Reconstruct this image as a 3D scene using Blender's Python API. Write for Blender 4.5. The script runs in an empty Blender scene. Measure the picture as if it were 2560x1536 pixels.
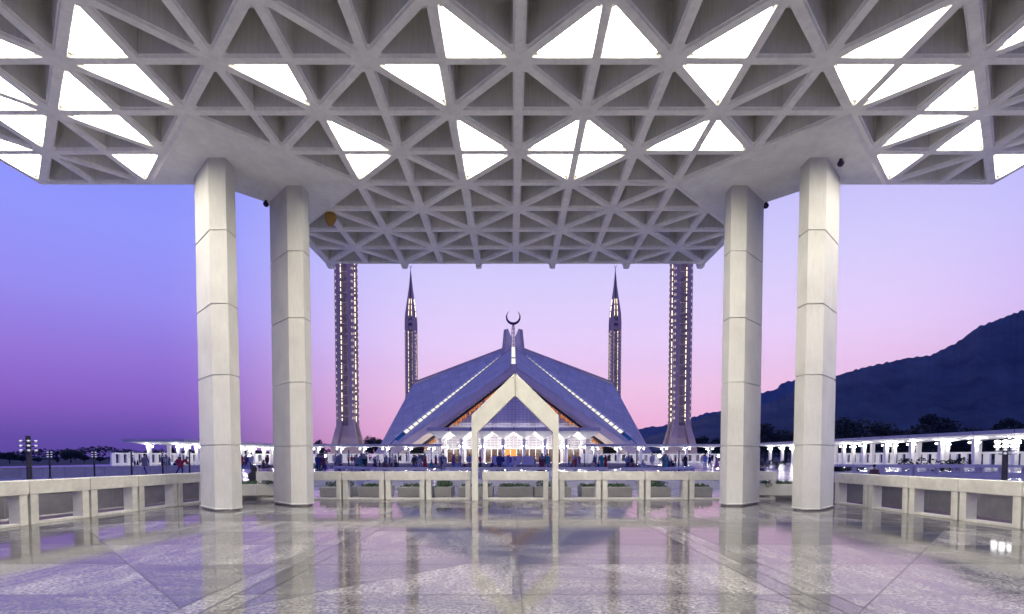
import bpy, bmesh, math, random
from mathutils import Vector, Matrix
R=math.radians
PI=math.pi
random.seed(7)
sc=bpy.context.scene
# ------------------------------------------------------------ camera
EYE=1.5
cam_d=bpy.data.cameras.new('camera'); cam=bpy.data.objects.new('camera',cam_d)
sc.collection.objects.link(cam); sc.camera=cam
cam_d.sensor_width=36; cam_d.lens=1273/2560*36
cam_d.shift_x=-0.0002; cam_d.shift_y=0.1648
cam_d.clip_start=0.05; cam_d.clip_end=20000
cam.location=(0,0,EYE); cam.rotation_euler=(R(90-2.183),0,0)
# ------------------------------------------------------------ colour management
sc.view_settings.view_transform='Standard'; sc.view_settings.look='None'
sc.view_settings.exposure=0.0; sc.view_settings.gamma=1
try: sc.view_settings.use_curve_mapping=False
except Exception: pass
sc.cycles.use_denoising=True
sc.cycles.max_bounces=7; sc.cycles.diffuse_bounces=4; sc.cycles.glossy_bounces=4
sc.cycles.sample_clamp_indirect=6
sc.cycles.use_light_tree=True

def lin(c):
    c=c/255.0
    return c/12.92 if c<=0.04045 else ((c+0.055)/1.055)**2.4
def S(r,g,b,k=1.0): return (lin(r)*k,lin(g)*k,lin(b)*k,1)

# ------------------------------------------------------------ twilight sky
W=bpy.data.worlds.new('World'); sc.world=W; W.use_nodes=True
nt=W.node_tree; nt.nodes.clear()
def N(t,**k):
    n=nt.nodes.new(t)
    for a,b in k.items(): setattr(n,a,b)
    return n
tc=N('ShaderNodeTexCoord'); sep=N('ShaderNodeSeparateXYZ'); nt.links.new(tc.outputs['Generated'],sep.inputs[0])
def ramp(pts):
    pts=[(p,tuple(v*(1+.15*max(0,1-p/.5)) for v in c[:3])+(1,)) for p,c in pts]
    r=N('ShaderNodeValToRGB'); e=r.color_ramp.elements
    while len(e)>1: e.remove(e[-1])
    e[0].position=pts[0][0]; e[0].color=pts[0][1]
    for p,c in pts[1:]:
        q=e.new(p); q.color=c
    nt.links.new(sep.outputs['Z'],r.inputs[0]); return r
glow=ramp([(0,S(244,168,200)),(.06,S(251,188,218)),(.13,S(254,208,236)),(.21,S(243,216,254)),(.32,S(222,212,255)),(.45,S(198,194,255)),(.62,S(150,155,248)),(1,S(110,125,225))])
dusk=ramp([(0,S(92,70,146)),(.03,S(104,76,158)),(.08,S(138,96,188)),(.15,S(156,120,214)),(.24,S(158,146,243)),(.34,S(152,156,255)),(.48,S(134,148,255)),(.65,S(115,128,242)),(1,S(100,115,222))])
# azimuth: dot of the horizontal direction with the afterglow direction
vx=N('ShaderNodeCombineXYZ'); nt.links.new(sep.outputs['X'],vx.inputs[0]); nt.links.new(sep.outputs['Y'],vx.inputs[1])
nv=N('ShaderNodeVectorMath',operation='NORMALIZE'); nt.links.new(vx.outputs[0],nv.inputs[0])
dt=N('ShaderNodeVectorMath',operation='DOT_PRODUCT'); nt.links.new(nv.outputs[0],dt.inputs[0])
AZ=R(14); dt.inputs[1].default_value=(math.sin(AZ),math.cos(AZ),0)
mr=N('ShaderNodeMapRange',interpolation_type='SMOOTHSTEP'); nt.links.new(dt.outputs['Value'],mr.inputs[0])
mr.inputs['From Min'].default_value=math.cos(R(49)); mr.inputs['From Max'].default_value=math.cos(R(17))
mx=N('ShaderNodeMix',data_type='RGBA'); nt.links.new(mr.outputs[0],mx.inputs[0])
nt.links.new(dusk.outputs[0],mx.inputs[6]); nt.links.new(glow.outputs[0],mx.inputs[7])
bg=N('ShaderNodeBackground'); bg.inputs[1].default_value=1.0
nt.links.new(mx.outputs[2],bg.inputs[0]); wo=N('ShaderNodeOutputWorld'); nt.links.new(bg.outputs[0],wo.inputs[0])

# ------------------------------------------------------------ materials
def newmat(name):
    m=bpy.data.materials.new(name); m.use_nodes=True
    t=m.node_tree; b=t.nodes['Principled BSDF']; return m,t,b
def mat(name,col,rough=.6,noise=.0,scale=3,metal=0,bump=0,emit=None,es=0,streak=None,stain=0,spec=.5,alpha=1,ior=None):
    m,t,b=newmat(name)
    b.inputs['Base Color'].default_value=(*col[:3],1); b.inputs['Roughness'].default_value=rough
    b.inputs['Metallic'].default_value=metal; b.inputs['Specular IOR Level'].default_value=spec
    if ior: b.inputs['IOR'].default_value=ior
    b.inputs['Alpha'].default_value=alpha
    if emit:
        b.inputs['Emission Color'].default_value=(*emit[:3],1); b.inputs['Emission Strength'].default_value=es
    L=t.links.new
    if noise or stain or bump or streak:
        tc=t.nodes.new('ShaderNodeTexCoord'); mp=t.nodes.new('ShaderNodeMapping'); L(tc.outputs['Object'],mp.inputs[0])
        if streak: mp.inputs['Scale'].default_value=streak
        n1=t.nodes.new('ShaderNodeTexNoise'); n1.inputs['Scale'].default_value=scale; n1.inputs['Detail'].default_value=6; n1.inputs['Roughness'].default_value=.65
        L(mp.outputs[0],n1.inputs[0])
        cur=None
        if noise:
            r=t.nodes.new('ShaderNodeMapRange'); r.inputs['From Min'].default_value=.3; r.inputs['From Max'].default_value=.7
            r.inputs['To Min'].default_value=1-noise; r.inputs['To Max'].default_value=1+noise
            L(n1.outputs[0],r.inputs[0])
            v=t.nodes.new('ShaderNodeVectorMath'); v.operation='SCALE'; v.inputs[0].default_value=col[:3]; L(r.outputs[0],v.inputs['Scale']); cur=v.outputs[0]
        if stain:
            n2=t.nodes.new('ShaderNodeTexNoise'); n2.inputs['Scale'].default_value=scale*.23; n2.inputs['Detail'].default_value=4
            L(tc.outputs['Object'],n2.inputs[0])
            r2=t.nodes.new('ShaderNodeMapRange'); r2.inputs['From Min'].default_value=.45; r2.inputs['From Max'].default_value=.75
            r2.inputs['To Min'].default_value=1; r2.inputs['To Max'].default_value=1-stain
            L(n2.outputs[0],r2.inputs[0])
            v=t.nodes.new('ShaderNodeVectorMath'); v.operation='SCALE'
            if cur: L(cur,v.inputs[0])
            else: v.inputs[0].default_value=col[:3]
            L(r2.outputs[0],v.inputs['Scale']); cur=v.outputs[0]
        if cur: L(cur,b.inputs['Base Color'])
        if bump:
            bp=t.nodes.new('ShaderNodeBump'); bp.inputs['Strength'].default_value=bump; bp.inputs['Distance'].default_value=.02
            L(n1.outputs[0],bp.inputs['Height']); L(bp.outputs[0],b.inputs['Normal'])
    return m
def emis(name,col,s):
    m=bpy.data.materials.new(name); m.use_nodes=True; t=m.node_tree; t.nodes.clear()
    e=t.nodes.new('ShaderNodeEmission'); e.inputs[0].default_value=(*col[:3],1); e.inputs[1].default_value=s
    o=t.nodes.new('ShaderNodeOutputMaterial'); t.links.new(e.outputs[0],o.inputs[0]); return m
M={}
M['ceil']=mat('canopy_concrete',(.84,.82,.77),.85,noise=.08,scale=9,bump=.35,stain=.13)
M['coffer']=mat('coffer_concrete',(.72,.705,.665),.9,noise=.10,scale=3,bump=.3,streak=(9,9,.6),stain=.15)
M['slab']=mat('smooth_slab_concrete',(.82,.805,.76),.8,noise=.06,scale=6,stain=.14,bump=.1)
M['col']=mat('column_concrete',(.53,.53,.515),.75,noise=.06,scale=5,stain=.14,streak=(3,3,.5),bump=.12)
M['rail']=mat('balustrade_concrete',(.52,.515,.475),.75,noise=.12,scale=6,stain=.18,bump=.2)
M['gate']=mat('arch_concrete',(.57,.565,.51),.75,noise=.06,scale=5,stain=.1,bump=.1)
M['plinth']=mat('column_foot_mortar',(.34,.32,.30),.8,noise=.25,scale=9,bump=.5)
M['panel_light']=emis('panel_light',(1,.93,.76),37)
M['plant']=mat('planter_leaves',(.035,.075,.02),.7,noise=.4,scale=30)
M['planter']=mat('planter_concrete',(.30,.295,.28),.8,noise=.12,scale=4,stain=.2,bump=.2)
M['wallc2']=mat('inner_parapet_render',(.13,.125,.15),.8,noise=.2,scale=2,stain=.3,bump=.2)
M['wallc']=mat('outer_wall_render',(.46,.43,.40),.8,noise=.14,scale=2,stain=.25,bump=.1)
M['roofc']=None
M['white']=mat('arcade_white_concrete',(.78,.77,.76),.7,noise=.05,scale=2,stain=.08)
M['fascia']=mat('arcade_unlit_concrete',(.42,.41,.43),.7,noise=.06,scale=2,stain=.12)  # darker copy of the white concrete; the fascia's unlit tone is in its colour
M['beam']=mat('gable_beam_concrete',(.60,.50,.42),.75,noise=.05,scale=1,stain=.1)
M['lamp']=emis('arcade_lamp_glow',(1,.96,.9),330)
M['lamp_portico']=emis('portico_lamp_glow',(1,.95,.9),430)
M['flood']=emis('floodlight_glow',(1,.97,.94),160)
M['bar']=emis('minaret_lamp_glow',(1,.84,.62),4.5)
M['crown_lamp']=emis('crown_uplight_glow',(1,.85,.6),70)
M['bar_dim']=emis('minaret_edge_glow',(1,.84,.66),1.6)
M['sky_glass']=emis('skylight_glow',(1,.97,.90),1.05)
M['teal']=mat('teal_glass',(.02,.16,.26),.15)
M['orange']=emis('gable_lattice_glow',(1,.32,.07),.75)
M['door_glow']=emis('lit_doorway_glow',(1,.32,.08),1.5)
M['brown']=mat('brown_glazing',(.03,.013,.009),.25,emit=(.6,.22,.08),es=.09,noise=.3,scale=1)
M['dark']=mat('dark_soffit',(.012,.012,.02),.5)  # near-black all over, used for the strip under the gable verge
M['metal']=mat('dark_painted_metal',(.02,.018,.03),.5)
M['finial']=mat('finial_dark_bronze',(.035,.02,.06),.35,metal=.6)
M['finmet']=mat('finial_cage_metal',(.10,.07,.15),.4,metal=.5)
M['globe']=mat('glowing_globe_glass',(.75,.75,.8),.15,alpha=.55,emit=(.9,.9,1),es=.7)  # faint emission put into the globe glass in place of highlights
M['globe_lit']=emis('lit_globe_glow',(1,.97,.95),9)
M['tower']=mat('minaret_concrete',(.54,.41,.32),.8,noise=.08,scale=.6,stain=.12)
M['tower_panel']=mat('minaret_panel_bronze',(.20,.165,.16),.6,noise=.1,scale=.8)
M['trunk']=mat('tree_bark',(.04,.03,.025),.9)
M['leaf']=mat('tree_leaves',(.022,.032,.020),.8,noise=.5,scale=1.2)
M['leaf2']=mat('tree_leaves_olive',(.035,.048,.022),.8,noise=.5,scale=1.2)
M['nest']=mat('nest_clay',(.36,.19,.04),.9,noise=.4,scale=25,bump=.8)
M['barrier']=mat('blue_grey_parapet',(.52,.49,.48),.7,noise=.08,scale=3,stain=.15)
M['barrier2']=mat('basin_parapet',(.40,.40,.47),.7,noise=.08,scale=3,stain=.15)
M['screen']=mat('white_screen_fabric',(.55,.54,.58),.8,noise=.06,scale=2)
M['cloth_dk']=mat('dark_ground',(.05,.03,.06),.9)
M['joint']=mat('joint_sealant',(.16,.15,.17),.8)
M['fin']=mat('ridge_fin_concrete',(.80,.70,.56),.7,noise=.05,scale=1)

def roof_mat():
    m,t,b=newmat('roof_concrete'); L=t.links.new
    tc=t.nodes.new('ShaderNodeTexCoord')
    n=t.nodes.new('ShaderNodeTexNoise'); n.inputs['Scale'].default_value=.35; n.inputs['Detail'].default_value=6
    L(tc.outputs['Object'],n.inputs[0])
    n2=t.nodes.new('ShaderNodeTexNoise'); n2.inputs['Scale'].default_value=2.2; n2.inputs['Detail'].default_value=5; L(tc.outputs['Object'],n2.inputs[0])
    br=t.nodes.new('ShaderNodeTexBrick'); mp=t.nodes.new('ShaderNodeMapping'); L(tc.outputs['UV'],mp.inputs[0]); L(mp.outputs[0],br.inputs[0])
    br.inputs['Scale'].default_value=1; br.inputs['Brick Width'].default_value=3.2; br.inputs['Row Height'].default_value=3.2
    br.offset=0; br.inputs['Mortar Size'].default_value=.09; br.inputs['Mortar Smooth'].default_value=.5
    br.inputs['Color1'].default_value=(.47,.44,.40,1); br.inputs['Color2'].default_value=(.54,.50,.455,1); br.inputs['Mortar'].default_value=(.36,.34,.32,1)
    r=t.nodes.new('ShaderNodeMapRange'); r.inputs['From Min'].default_value=.3; r.inputs['From Max'].default_value=.7; r.inputs['To Min'].default_value=.78; r.inputs['To Max'].default_value=1.18
    ad=t.nodes.new('ShaderNodeMath'); ad.operation='ADD'; ad.inputs[1].default_value=0
    mxx=t.nodes.new('ShaderNodeMix'); mxx.inputs[0].default_value=.45; L(n.outputs[0],mxx.inputs[2]); L(n2.outputs[0],mxx.inputs[3]); L(mxx.outputs[0],r.inputs[0])
    v=t.nodes.new('ShaderNodeVectorMath'); v.operation='SCALE'; L(br.outputs[0],v.inputs[0]); L(r.outputs[0],v.inputs['Scale']); L(v.outputs[0],b.inputs['Base Color'])
    b.inputs['Roughness'].default_value=.8; return m
M['roofc']=roof_mat()

def math_n(t,op,a,bv=None,c=None):
    n=t.nodes.new('ShaderNodeMath'); n.operation=op
    for i,v in enumerate((a,bv,c)):
        if v is None: continue
        if isinstance(v,(int,float)): n.inputs[i].default_value=v
        else: t.links.new(v,n.inputs[i])
    return n.outputs[0]

def facade_mat():
    m,t,b=newmat('facade_crescent_tiles'); L=t.links.new
    tc=t.nodes.new('ShaderNodeTexCoord'); s=t.nodes.new('ShaderNodeSeparateXYZ'); L(tc.outputs['Object'],s.inputs[0])
    u=math_n(t,'FRACT',math_n(t,'DIVIDE',s.outputs[0],1.04)); v=math_n(t,'FRACT',math_n(t,'DIVIDE',s.outputs[2],.70))
    du=math_n(t,'MULTIPLY',math_n(t,'SUBTRACT',u,.5),1.35); dv=math_n(t,'MULTIPLY',math_n(t,'SUBTRACT',v,.75),.9)
    d=math_n(t,'SQRT',math_n(t,'ADD',math_n(t,'MULTIPLY',du,du),math_n(t,'MULTIPLY',dv,dv)))
    a=math_n(t,'MULTIPLY',math_n(t,'GREATER_THAN',d,.33),math_n(t,'LESS_THAN',d,.50)); a=math_n(t,'MULTIPLY',a,math_n(t,'LESS_THAN',v,.62))
    mx=t.nodes.new('ShaderNodeMix'); mx.data_type='RGBA'; L(a,mx.inputs[0]); mx.inputs[6].default_value=(.60,.58,.60,1); mx.inputs[7].default_value=(.13,.12,.16,1)
    L(mx.outputs[2],b.inputs['Base Color']); b.inputs['Roughness'].default_value=.6; return m
M['facade']=facade_mat()

def granite():
    m,t,b=newmat('polished_granite'); L=t.links.new
    tc=t.nodes.new('ShaderNodeTexCoord'); s=t.nodes.new('ShaderNodeSeparateXYZ'); L(tc.outputs['Object'],s.inputs[0])
    x,y=s.outputs[0],s.outputs[1]; P=6.2
    xs=math_n(t,'DIVIDE',math_n(t,'ADD',math_n(t,'ABSOLUTE',math_n(t,'SUBTRACT',x,.1)),P/2),P); ys=math_n(t,'DIVIDE',math_n(t,'ADD',y,-4.7),P)
    fx=math_n(t,'FLOOR',xs); fy=math_n(t,'FLOOR',ys); ux=math_n(t,'FRACT',xs); uy=math_n(t,'FRACT',ys)
    par=math_n(t,'FLOORED_MODULO',math_n(t,'ADD',fx,fy),2)
    uyf=math_n(t,'ADD',math_n(t,'MULTIPLY',par,uy),math_n(t,'MULTIPLY',math_n(t,'SUBTRACT',1,par),math_n(t,'SUBTRACT',1,uy)))
    dd=math_n(t,'SUBTRACT',ux,uyf); side=math_n(t,'GREATER_THAN',dd,0)
    sx_=math_n(t,'SIGN',x); band=math_n(t,'GREATER_THAN',math_n(t,'ABSOLUTE',math_n(t,'SUBTRACT',ux,.5)),.455)
    q4=math_n(t,'FLOOR',math_n(t,'ADD',math_n(t,'MULTIPLY',ys,4),.5))
    cb=t.nodes.new('ShaderNodeCombineXYZ'); L(math_n(t,'MULTIPLY',fx,sx_),cb.inputs[0]); L(math_n(t,'ADD',fy,math_n(t,'MULTIPLY',q4,7.3)),cb.inputs[1]); L(math_n(t,'ADD',side,math_n(t,'MULTIPLY',band,3)),cb.inputs[2])
    wn=t.nodes.new('ShaderNodeTexWhiteNoise'); wn.noise_dimensions='3D'; L(cb.outputs[0],wn.inputs[0])
    # joints
    def line(e,w): return math_n(t,'LESS_THAN',math_n(t,'ABSOLUTE',e),w)
    jx=line(math_n(t,'SUBTRACT',math_n(t,'ABSOLUTE',math_n(t,'SUBTRACT',ux,  .5)),.5),.0016)
    jy=line(math_n(t,'SUBTRACT',math_n(t,'ABSOLUTE',math_n(t,'SUBTRACT',uy,.5)),.5),.0016)
    jd=line(dd,.0013)
    jx2=line(math_n(t,'SUBTRACT',math_n(t,'ABSOLUTE',math_n(t,'SUBTRACT',ux,.5)),.455),.0016)
    jh=line(math_n(t,'SUBTRACT',math_n(t,'FRACT',math_n(t,'MULTIPLY',ys,4)),.5),.009)
    jy2=line(math_n(t,'SUBTRACT',math_n(t,'FRACT',math_n(t,'ADD',math_n(t,'MULTIPLY',xs,2),.5)),.5),.0022)
    j=math_n(t,'MAXIMUM',math_n(t,'MAXIMUM',jx,jy),math_n(t,'MAXIMUM',jd,jx2))
    jd2=line(math_n(t,'SUBTRACT',math_n(t,'FRACT',math_n(t,'ADD',math_n(t,'MULTIPLY',math_n(t,'ADD',xs,ys),1),.5)),.5),.0028)
    j=math_n(t,'MAXIMUM',j,math_n(t,'MULTIPLY',math_n(t,'MAXIMUM',math_n(t,'MAXIMUM',jh,jd2),jy2),.75))
    # veins, direction alternates per tile
    mp=t.nodes.new('ShaderNodeMapping'); L(tc.outputs['Object'],mp.inputs[0]); mp.inputs['Scale'].default_value=(.7,2.4,1); mp.inputs['Rotation'].default_value=(0,0,R(10))
    mp2=t.nodes.new('ShaderNodeMapping'); L(tc.outputs['Object'],mp2.inputs[0]); mp2.inputs['Scale'].default_value=(2.4,.8,1); mp2.inputs['Rotation'].default_value=(0,0,R(-24))
    sel=math_n(t,'GREATER_THAN',wn.outputs['Value'],.5)
    vm=t.nodes.new('ShaderNodeMix'); vm.data_type='VECTOR'; L(sel,vm.inputs[0]); L(mp.outputs[0],vm.inputs[4]); L(mp2.outputs[0],vm.inputs[5])
    off=t.nodes.new('ShaderNodeVectorMath'); off.operation='MULTIPLY_ADD'; L(wn.outputs['Color'],off.inputs[0]); off.inputs[1].default_value=(20,20,20); L(vm.outputs[1],off.inputs[2])
    n=t.nodes.new('ShaderNodeTexNoise'); n.inputs['Scale'].default_value=1.1; n.inputs['Detail'].default_value=10; n.inputs['Roughness'].default_value=.66; n.inputs['Distortion'].default_value=.15; L(off.outputs[0],n.inputs[0])
    rp=t.nodes.new('ShaderNodeValToRGB'); e=rp.color_ramp.elements; e[0].position=.25; e[0].color=(.10,.10,.11,1); e[1].position=.80; e[1].color=(.33,.325,.32,1)
    q=e.new(.46); q.color=(.18,.178,.18,1); q=e.new(.56); q.color=(.235,.23,.23,1)
    L(n.outputs[0],rp.inputs[0])
    sp=t.nodes.new('ShaderNodeTexNoise'); sp.inputs['Scale'].default_value=22; sp.inputs['Detail'].default_value=4; sp.inputs['Roughness'].default_value=.8; L(tc.outputs['Object'],sp.inputs[0])
    sr=t.nodes.new('ShaderNodeMapRange'); sr.inputs['From Min'].default_value=.36; sr.inputs['From Max'].default_value=.64; sr.inputs['To Min'].default_value=.2; sr.inputs['To Max'].default_value=1.75; L(sp.outputs[0],sr.inputs[0])
    tone=t.nodes.new('ShaderNodeMapRange'); tone.inputs['To Min'].default_value=.5; tone.inputs['To Max'].default_value=1.6; L(wn.outputs['Value'],tone.inputs[0])
    f=math_n(t,'MULTIPLY',math_n(t,'MULTIPLY',sr.outputs[0],.50),tone.outputs[0]); f=math_n(t,'MULTIPLY',f,math_n(t,'SUBTRACT',1,math_n(t,'MULTIPLY',j,.9)))
    v=t.nodes.new('ShaderNodeVectorMath'); v.operation='SCALE'; L(rp.outputs[0],v.inputs[0]); L(f,v.inputs['Scale']); L(v.outputs[0],b.inputs['Base Color'])
    rr=t.nodes.new('ShaderNodeMapRange'); rr.inputs['To Min'].default_value=.045; rr.inputs['To Max'].default_value=.10; L(n.outputs[0],rr.inputs[0]); L(rr.outputs[0],b.inputs['Roughness'])
    b.inputs['IOR'].default_value=1.95
    bp=t.nodes.new('ShaderNodeBump'); bp.inputs['Strength'].default_value=.12; bp.inputs['Distance'].default_value=.0006
    h=math_n(t,'SUBTRACT',sp.outputs[0],math_n(t,'MULTIPLY',j,2)); L(h,bp.inputs['Height']); L(bp.outputs[0],b.inputs['Normal'])
    # worn, less polished grain and streaks break up the mirror finish
    b2=t.nodes.new('ShaderNodeBsdfPrincipled'); L(v.outputs[0],b2.inputs['Base Color']); b2.inputs['Roughness'].default_value=.36; b2.inputs['IOR'].default_value=1.45; L(bp.outputs[0],b2.inputs['Normal'])
    wr=t.nodes.new('ShaderNodeMapRange'); wr.inputs['From Min'].default_value=.36; wr.inputs['From Max'].default_value=.66; wr.inputs['To Min'].default_value=.05; wr.inputs['To Max'].default_value=.40; L(n.outputs[0],wr.inputs[0])
    sg=t.nodes.new('ShaderNodeMapRange'); sg.inputs['From Min'].default_value=.42; sg.inputs['From Max'].default_value=.58; sg.inputs['To Min'].default_value=.35; sg.inputs['To Max'].default_value=1.35; L(sp.outputs[0],sg.inputs[0])
    fac=math_n(t,'MULTIPLY',math_n(t,'MULTIPLY',wr.outputs[0],sg.outputs[0]),math_n(t,'ADD',.45,math_n(t,'MULTIPLY',wn.outputs['Value'],.95)))
    fac=math_n(t,'MINIMUM',math_n(t,'MAXIMUM',fac,math_n(t,'MULTIPLY',j,.95)),.95)
    ms=t.nodes.new('ShaderNodeMixShader'); L(fac,ms.inputs[0]); L(b.outputs[0],ms.inputs[1]); L(b2.outputs[0],ms.inputs[2])
    L(ms.outputs[0],t.nodes['Material Output'].inputs['Surface'])
    return m
M['granite']=granite()
def plaza_mat():
    m,t,b=newmat('courtyard_marble'); L=t.links.new
    tc=t.nodes.new('ShaderNodeTexCoord')
    br=t.nodes.new('ShaderNodeTexBrick'); L(tc.outputs['Object'],br.inputs[0]); br.inputs['Scale'].default_value=1; br.inputs['Brick Width'].default_value=1.6; br.inputs['Row Height'].default_value=1.6; br.offset=0
    br.inputs['Mortar Size'].default_value=.012; br.inputs['Color1'].default_value=(.34,.33,.35,1); br.inputs['Color2'].default_value=(.44,.43,.45,1); br.inputs['Mortar'].default_value=(.18,.18,.2,1)
    n=t.nodes.new('ShaderNodeTexNoise'); n.inputs['Scale'].default_value=.8; n.inputs['Detail'].default_value=6; L(tc.outputs['Object'],n.inputs[0])
    r=t.nodes.new('ShaderNodeMapRange'); r.inputs['To Min'].default_value=.7; r.inputs['To Max'].default_value=1.3; L(n.outputs[0],r.inputs[0])
    v=t.nodes.new('ShaderNodeVectorMath'); v.operation='SCALE'; L(br.outputs[0],v.inputs[0]); L(r.outputs[0],v.inputs['Scale']); L(v.outputs[0],b.inputs['Base Color'])
    rr=t.nodes.new('ShaderNodeMapRange'); rr.inputs['To Min'].default_value=.05; rr.inputs['To Max'].default_value=.30; L(n.outputs[0],rr.inputs[0]); L(rr.outputs[0],b.inputs['Roughness'])
    b.inputs['IOR'].default_value=1.6; return m
M['plaza']=plaza_mat()
M['earth']=mat('dark_scrub_ground',(.02,.025,.018),.9,noise=.4,scale=.05)
M['hill']=mat('forested_hillside',(.020,.032,.034),.95,noise=.9,scale=.02,bump=0)

# ------------------------------------------------------------ mesh helpers
class MB:
    def __init__(s): s.v=[]; s.f=[]; s.m=[]
    def add(s,vs,fs,mi=0):
        o=len(s.v); s.v+= [tuple(p) for p in vs]; s.f+= [tuple(i+o for i in f) for f in fs]; s.m+=[mi]*len(fs)
    def box(s,x0,x1,y0,y1,z0,z1,mi=0):
        s.add([(x0,y0,z0),(x1,y0,z0),(x1,y1,z0),(x0,y1,z0),(x0,y0,z1),(x1,y0,z1),(x1,y1,z1),(x0,y1,z1)],
              [(3,2,1,0),(4,5,6,7),(0,1,5,4),(1,2,6,5),(2,3,7,6),(3,0,4,7)],mi)
    def frus(s,cx,cy,z0,z1,a0,b0,a1,b1,mi=0):
        s.add([(cx-a0,cy-b0,z0),(cx+a0,cy-b0,z0),(cx+a0,cy+b0,z0),(cx-a0,cy+b0,z0),(cx-a1,cy-b1,z1),(cx+a1,cy-b1,z1),(cx+a1,cy+b1,z1),(cx-a1,cy+b1,z1)],
              [(3,2,1,0),(4,5,6,7),(0,1,5,4),(1,2,6,5),(2,3,7,6),(3,0,4,7)],mi)
    def prism(s,poly,z0,z1,mi=0):
        n=len(poly)
        s.add([(p[0],p[1],z0) for p in poly]+[(p[0],p[1],z1) for p in poly],
              [tuple(range(n-1,-1,-1)),tuple(range(n,2*n))]+[(i,(i+1)%n,n+(i+1)%n,n+i) for i in range(n)],mi)
    def xz(s,poly,y0,y1,mi=0):   # outline in the XZ plane given real thickness
        n=len(poly)
        s.add([(p[0],y0,p[1]) for p in poly]+[(p[0],y1,p[1]) for p in poly],
              [tuple(range(n)),tuple(range(2*n-1,n-1,-1))]+[(i,n+i,n+(i+1)%n,(i+1)%n) for i in range(n)],mi)
    def plate(s,pts,off,mi=0):   # polygon in space with an offset vector for its thickness
        n=len(pts); o=Vector(off)
        s.add([Vector(p) for p in pts]+[Vector(p)+o for p in pts],
              [tuple(range(n)),tuple(range(2*n-1,n-1,-1))]+[(i,n+i,n+(i+1)%n,(i+1)%n) for i in range(n)],mi)
    def bar(s,p,q,w,h=None,mi=0):
        p=Vector(p);q=Vector(q);h=h or w;d=(q-p).normalized()
        u=Vector((0,0,1)) if abs(d.z)<.95 else Vector((0,1,0))
        a=d.cross(u).normalized()*w/2; c=a.cross(d).normalized()*h/2
        P=[p-a-c,p+a-c,p+a+c,p-a+c]; Q=[x+(q-p) for x in P]
        s.add(P+Q,[(0,1,2,3),(7,6,5,4),(0,4,5,1),(1,5,6,2),(2,6,7,3),(3,7,4,0)],mi)
    def tube(s,pts,rad,n=10,mi=0,cap=True):
        rings=[];pts=[Vector(p) for p in pts]
        for i,p in enumerate(pts):
            d=(pts[min(i+1,len(pts)-1)]-pts[max(i-1,0)]).normalized()
            u=Vector((0,0,1)) if abs(d.z)<.9 else Vector((0,1,0))
            a=d.cross(u).normalized(); c=a.cross(d).normalized(); r=rad[i] if isinstance(rad,(list,tuple)) else rad
            rings.append([p+(a*math.cos(2*PI*k/n)+c*math.sin(2*PI*k/n))*r for k in range(n)])
        o=len(s.v)
        for r_ in rings: s.v+=[tuple(q) for q in r_]
        for i in range(len(rings)-1):
            for k in range(n):
                s.f.append((o+i*n+k,o+i*n+(k+1)%n,o+(i+1)*n+(k+1)%n,o+(i+1)*n+k)); s.m.append(mi)
        if cap:
            s.f.append(tuple(o+k for k in range(n))[::-1]); s.m.append(mi)
            e=o+(len(rings)-1)*n; s.f.append(tuple(e+k for k in range(n))); s.m.append(mi)
    def ball(s,c,r,n=8,m=6,mi=0,sc3=(1,1,1)):
        o=len(s.v); c=Vector(c)
        for i in range(m+1):
            th=PI*i/m
            for k in range(n):
                ph=2*PI*k/n
                s.v.append((c.x+r*sc3[0]*math.sin(th)*math.cos(ph),c.y+r*sc3[1]*math.sin(th)*math.sin(ph),c.z+r*sc3[2]*math.cos(th)))
        for i in range(m):
            for k in range(n):
                s.f.append((o+i*n+k,o+i*n+(k+1)%n,o+(i+1)*n+(k+1)%n,o+(i+1)*n+k)); s.m.append(mi)
    def build(s,name,mats,parent=None,smooth=False,bevel=0,uv=False):
        me=bpy.data.meshes.new(name); me.from_pydata(s.v,[],s.f); 
        if not isinstance(mats,(list,tuple)): mats=[mats]
        for m in mats: me.materials.append(m)
        me.polygons.foreach_set('material_index',s.m)
        if smooth: me.polygons.foreach_set('use_smooth',[True]*len(s.f))
        me.update()
        o=bpy.data.objects.new(name,me); sc.collection.objects.link(o)
        if parent: o.parent=parent
        if bevel:
            b=o.modifiers.new('edge','BEVEL'); b.width=bevel; b.segments=2; b.limit_method='ANGLE'; b.angle_limit=R(40)
        return o
def empty(name,loc=(0,0,0),rz=0):
    o=bpy.data.objects.new(name,None); sc.collection.objects.link(o); o.location=loc; o.rotation_euler=(0,0,rz); o.empty_display_size=.3; return o
def tag(o,label,cat,group=None):
    if len(label.split())>16: print("LONG",label)
    o['label']=label; o['category']=cat
    if group: o['group']=group
    return o
def struct(o,kind='structure'): o['kind']=kind; return o
def copy_tree(o,parent=None):
    c=o.copy(); sc.collection.objects.link(c); c.parent=parent
    for ch in list(o.children): copy_tree(ch,c)
    return c
ORD=['first','second','third','fourth','fifth','sixth','seventh','eighth','ninth','tenth','eleventh','twelfth']

# ============================================================ SETTING
b=MB(); b.add([(-1400,-300,-.6),(3600,-300,-.6),(3600,2400,-.6),(-1400,2400,-.6)],[(0,1,2,3)])
struct(b.build('terrain',M['earth']))
b=MB(); b.prism([(-64,-40),(76,-40),(76,205),(-76,205),(-76,60),(-64,50)],-.55,-.012); struct(b.build('courtyard_ground',M['plaza']))
b=MB(); b.prism([(-10.9,-9),(10.9,-9),(10.62,16.2),(10.35,18.0),(-10.25,18.0),(-10.5,16.2)],-.3,0); struct(b.build('floor',M['granite']))

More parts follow.
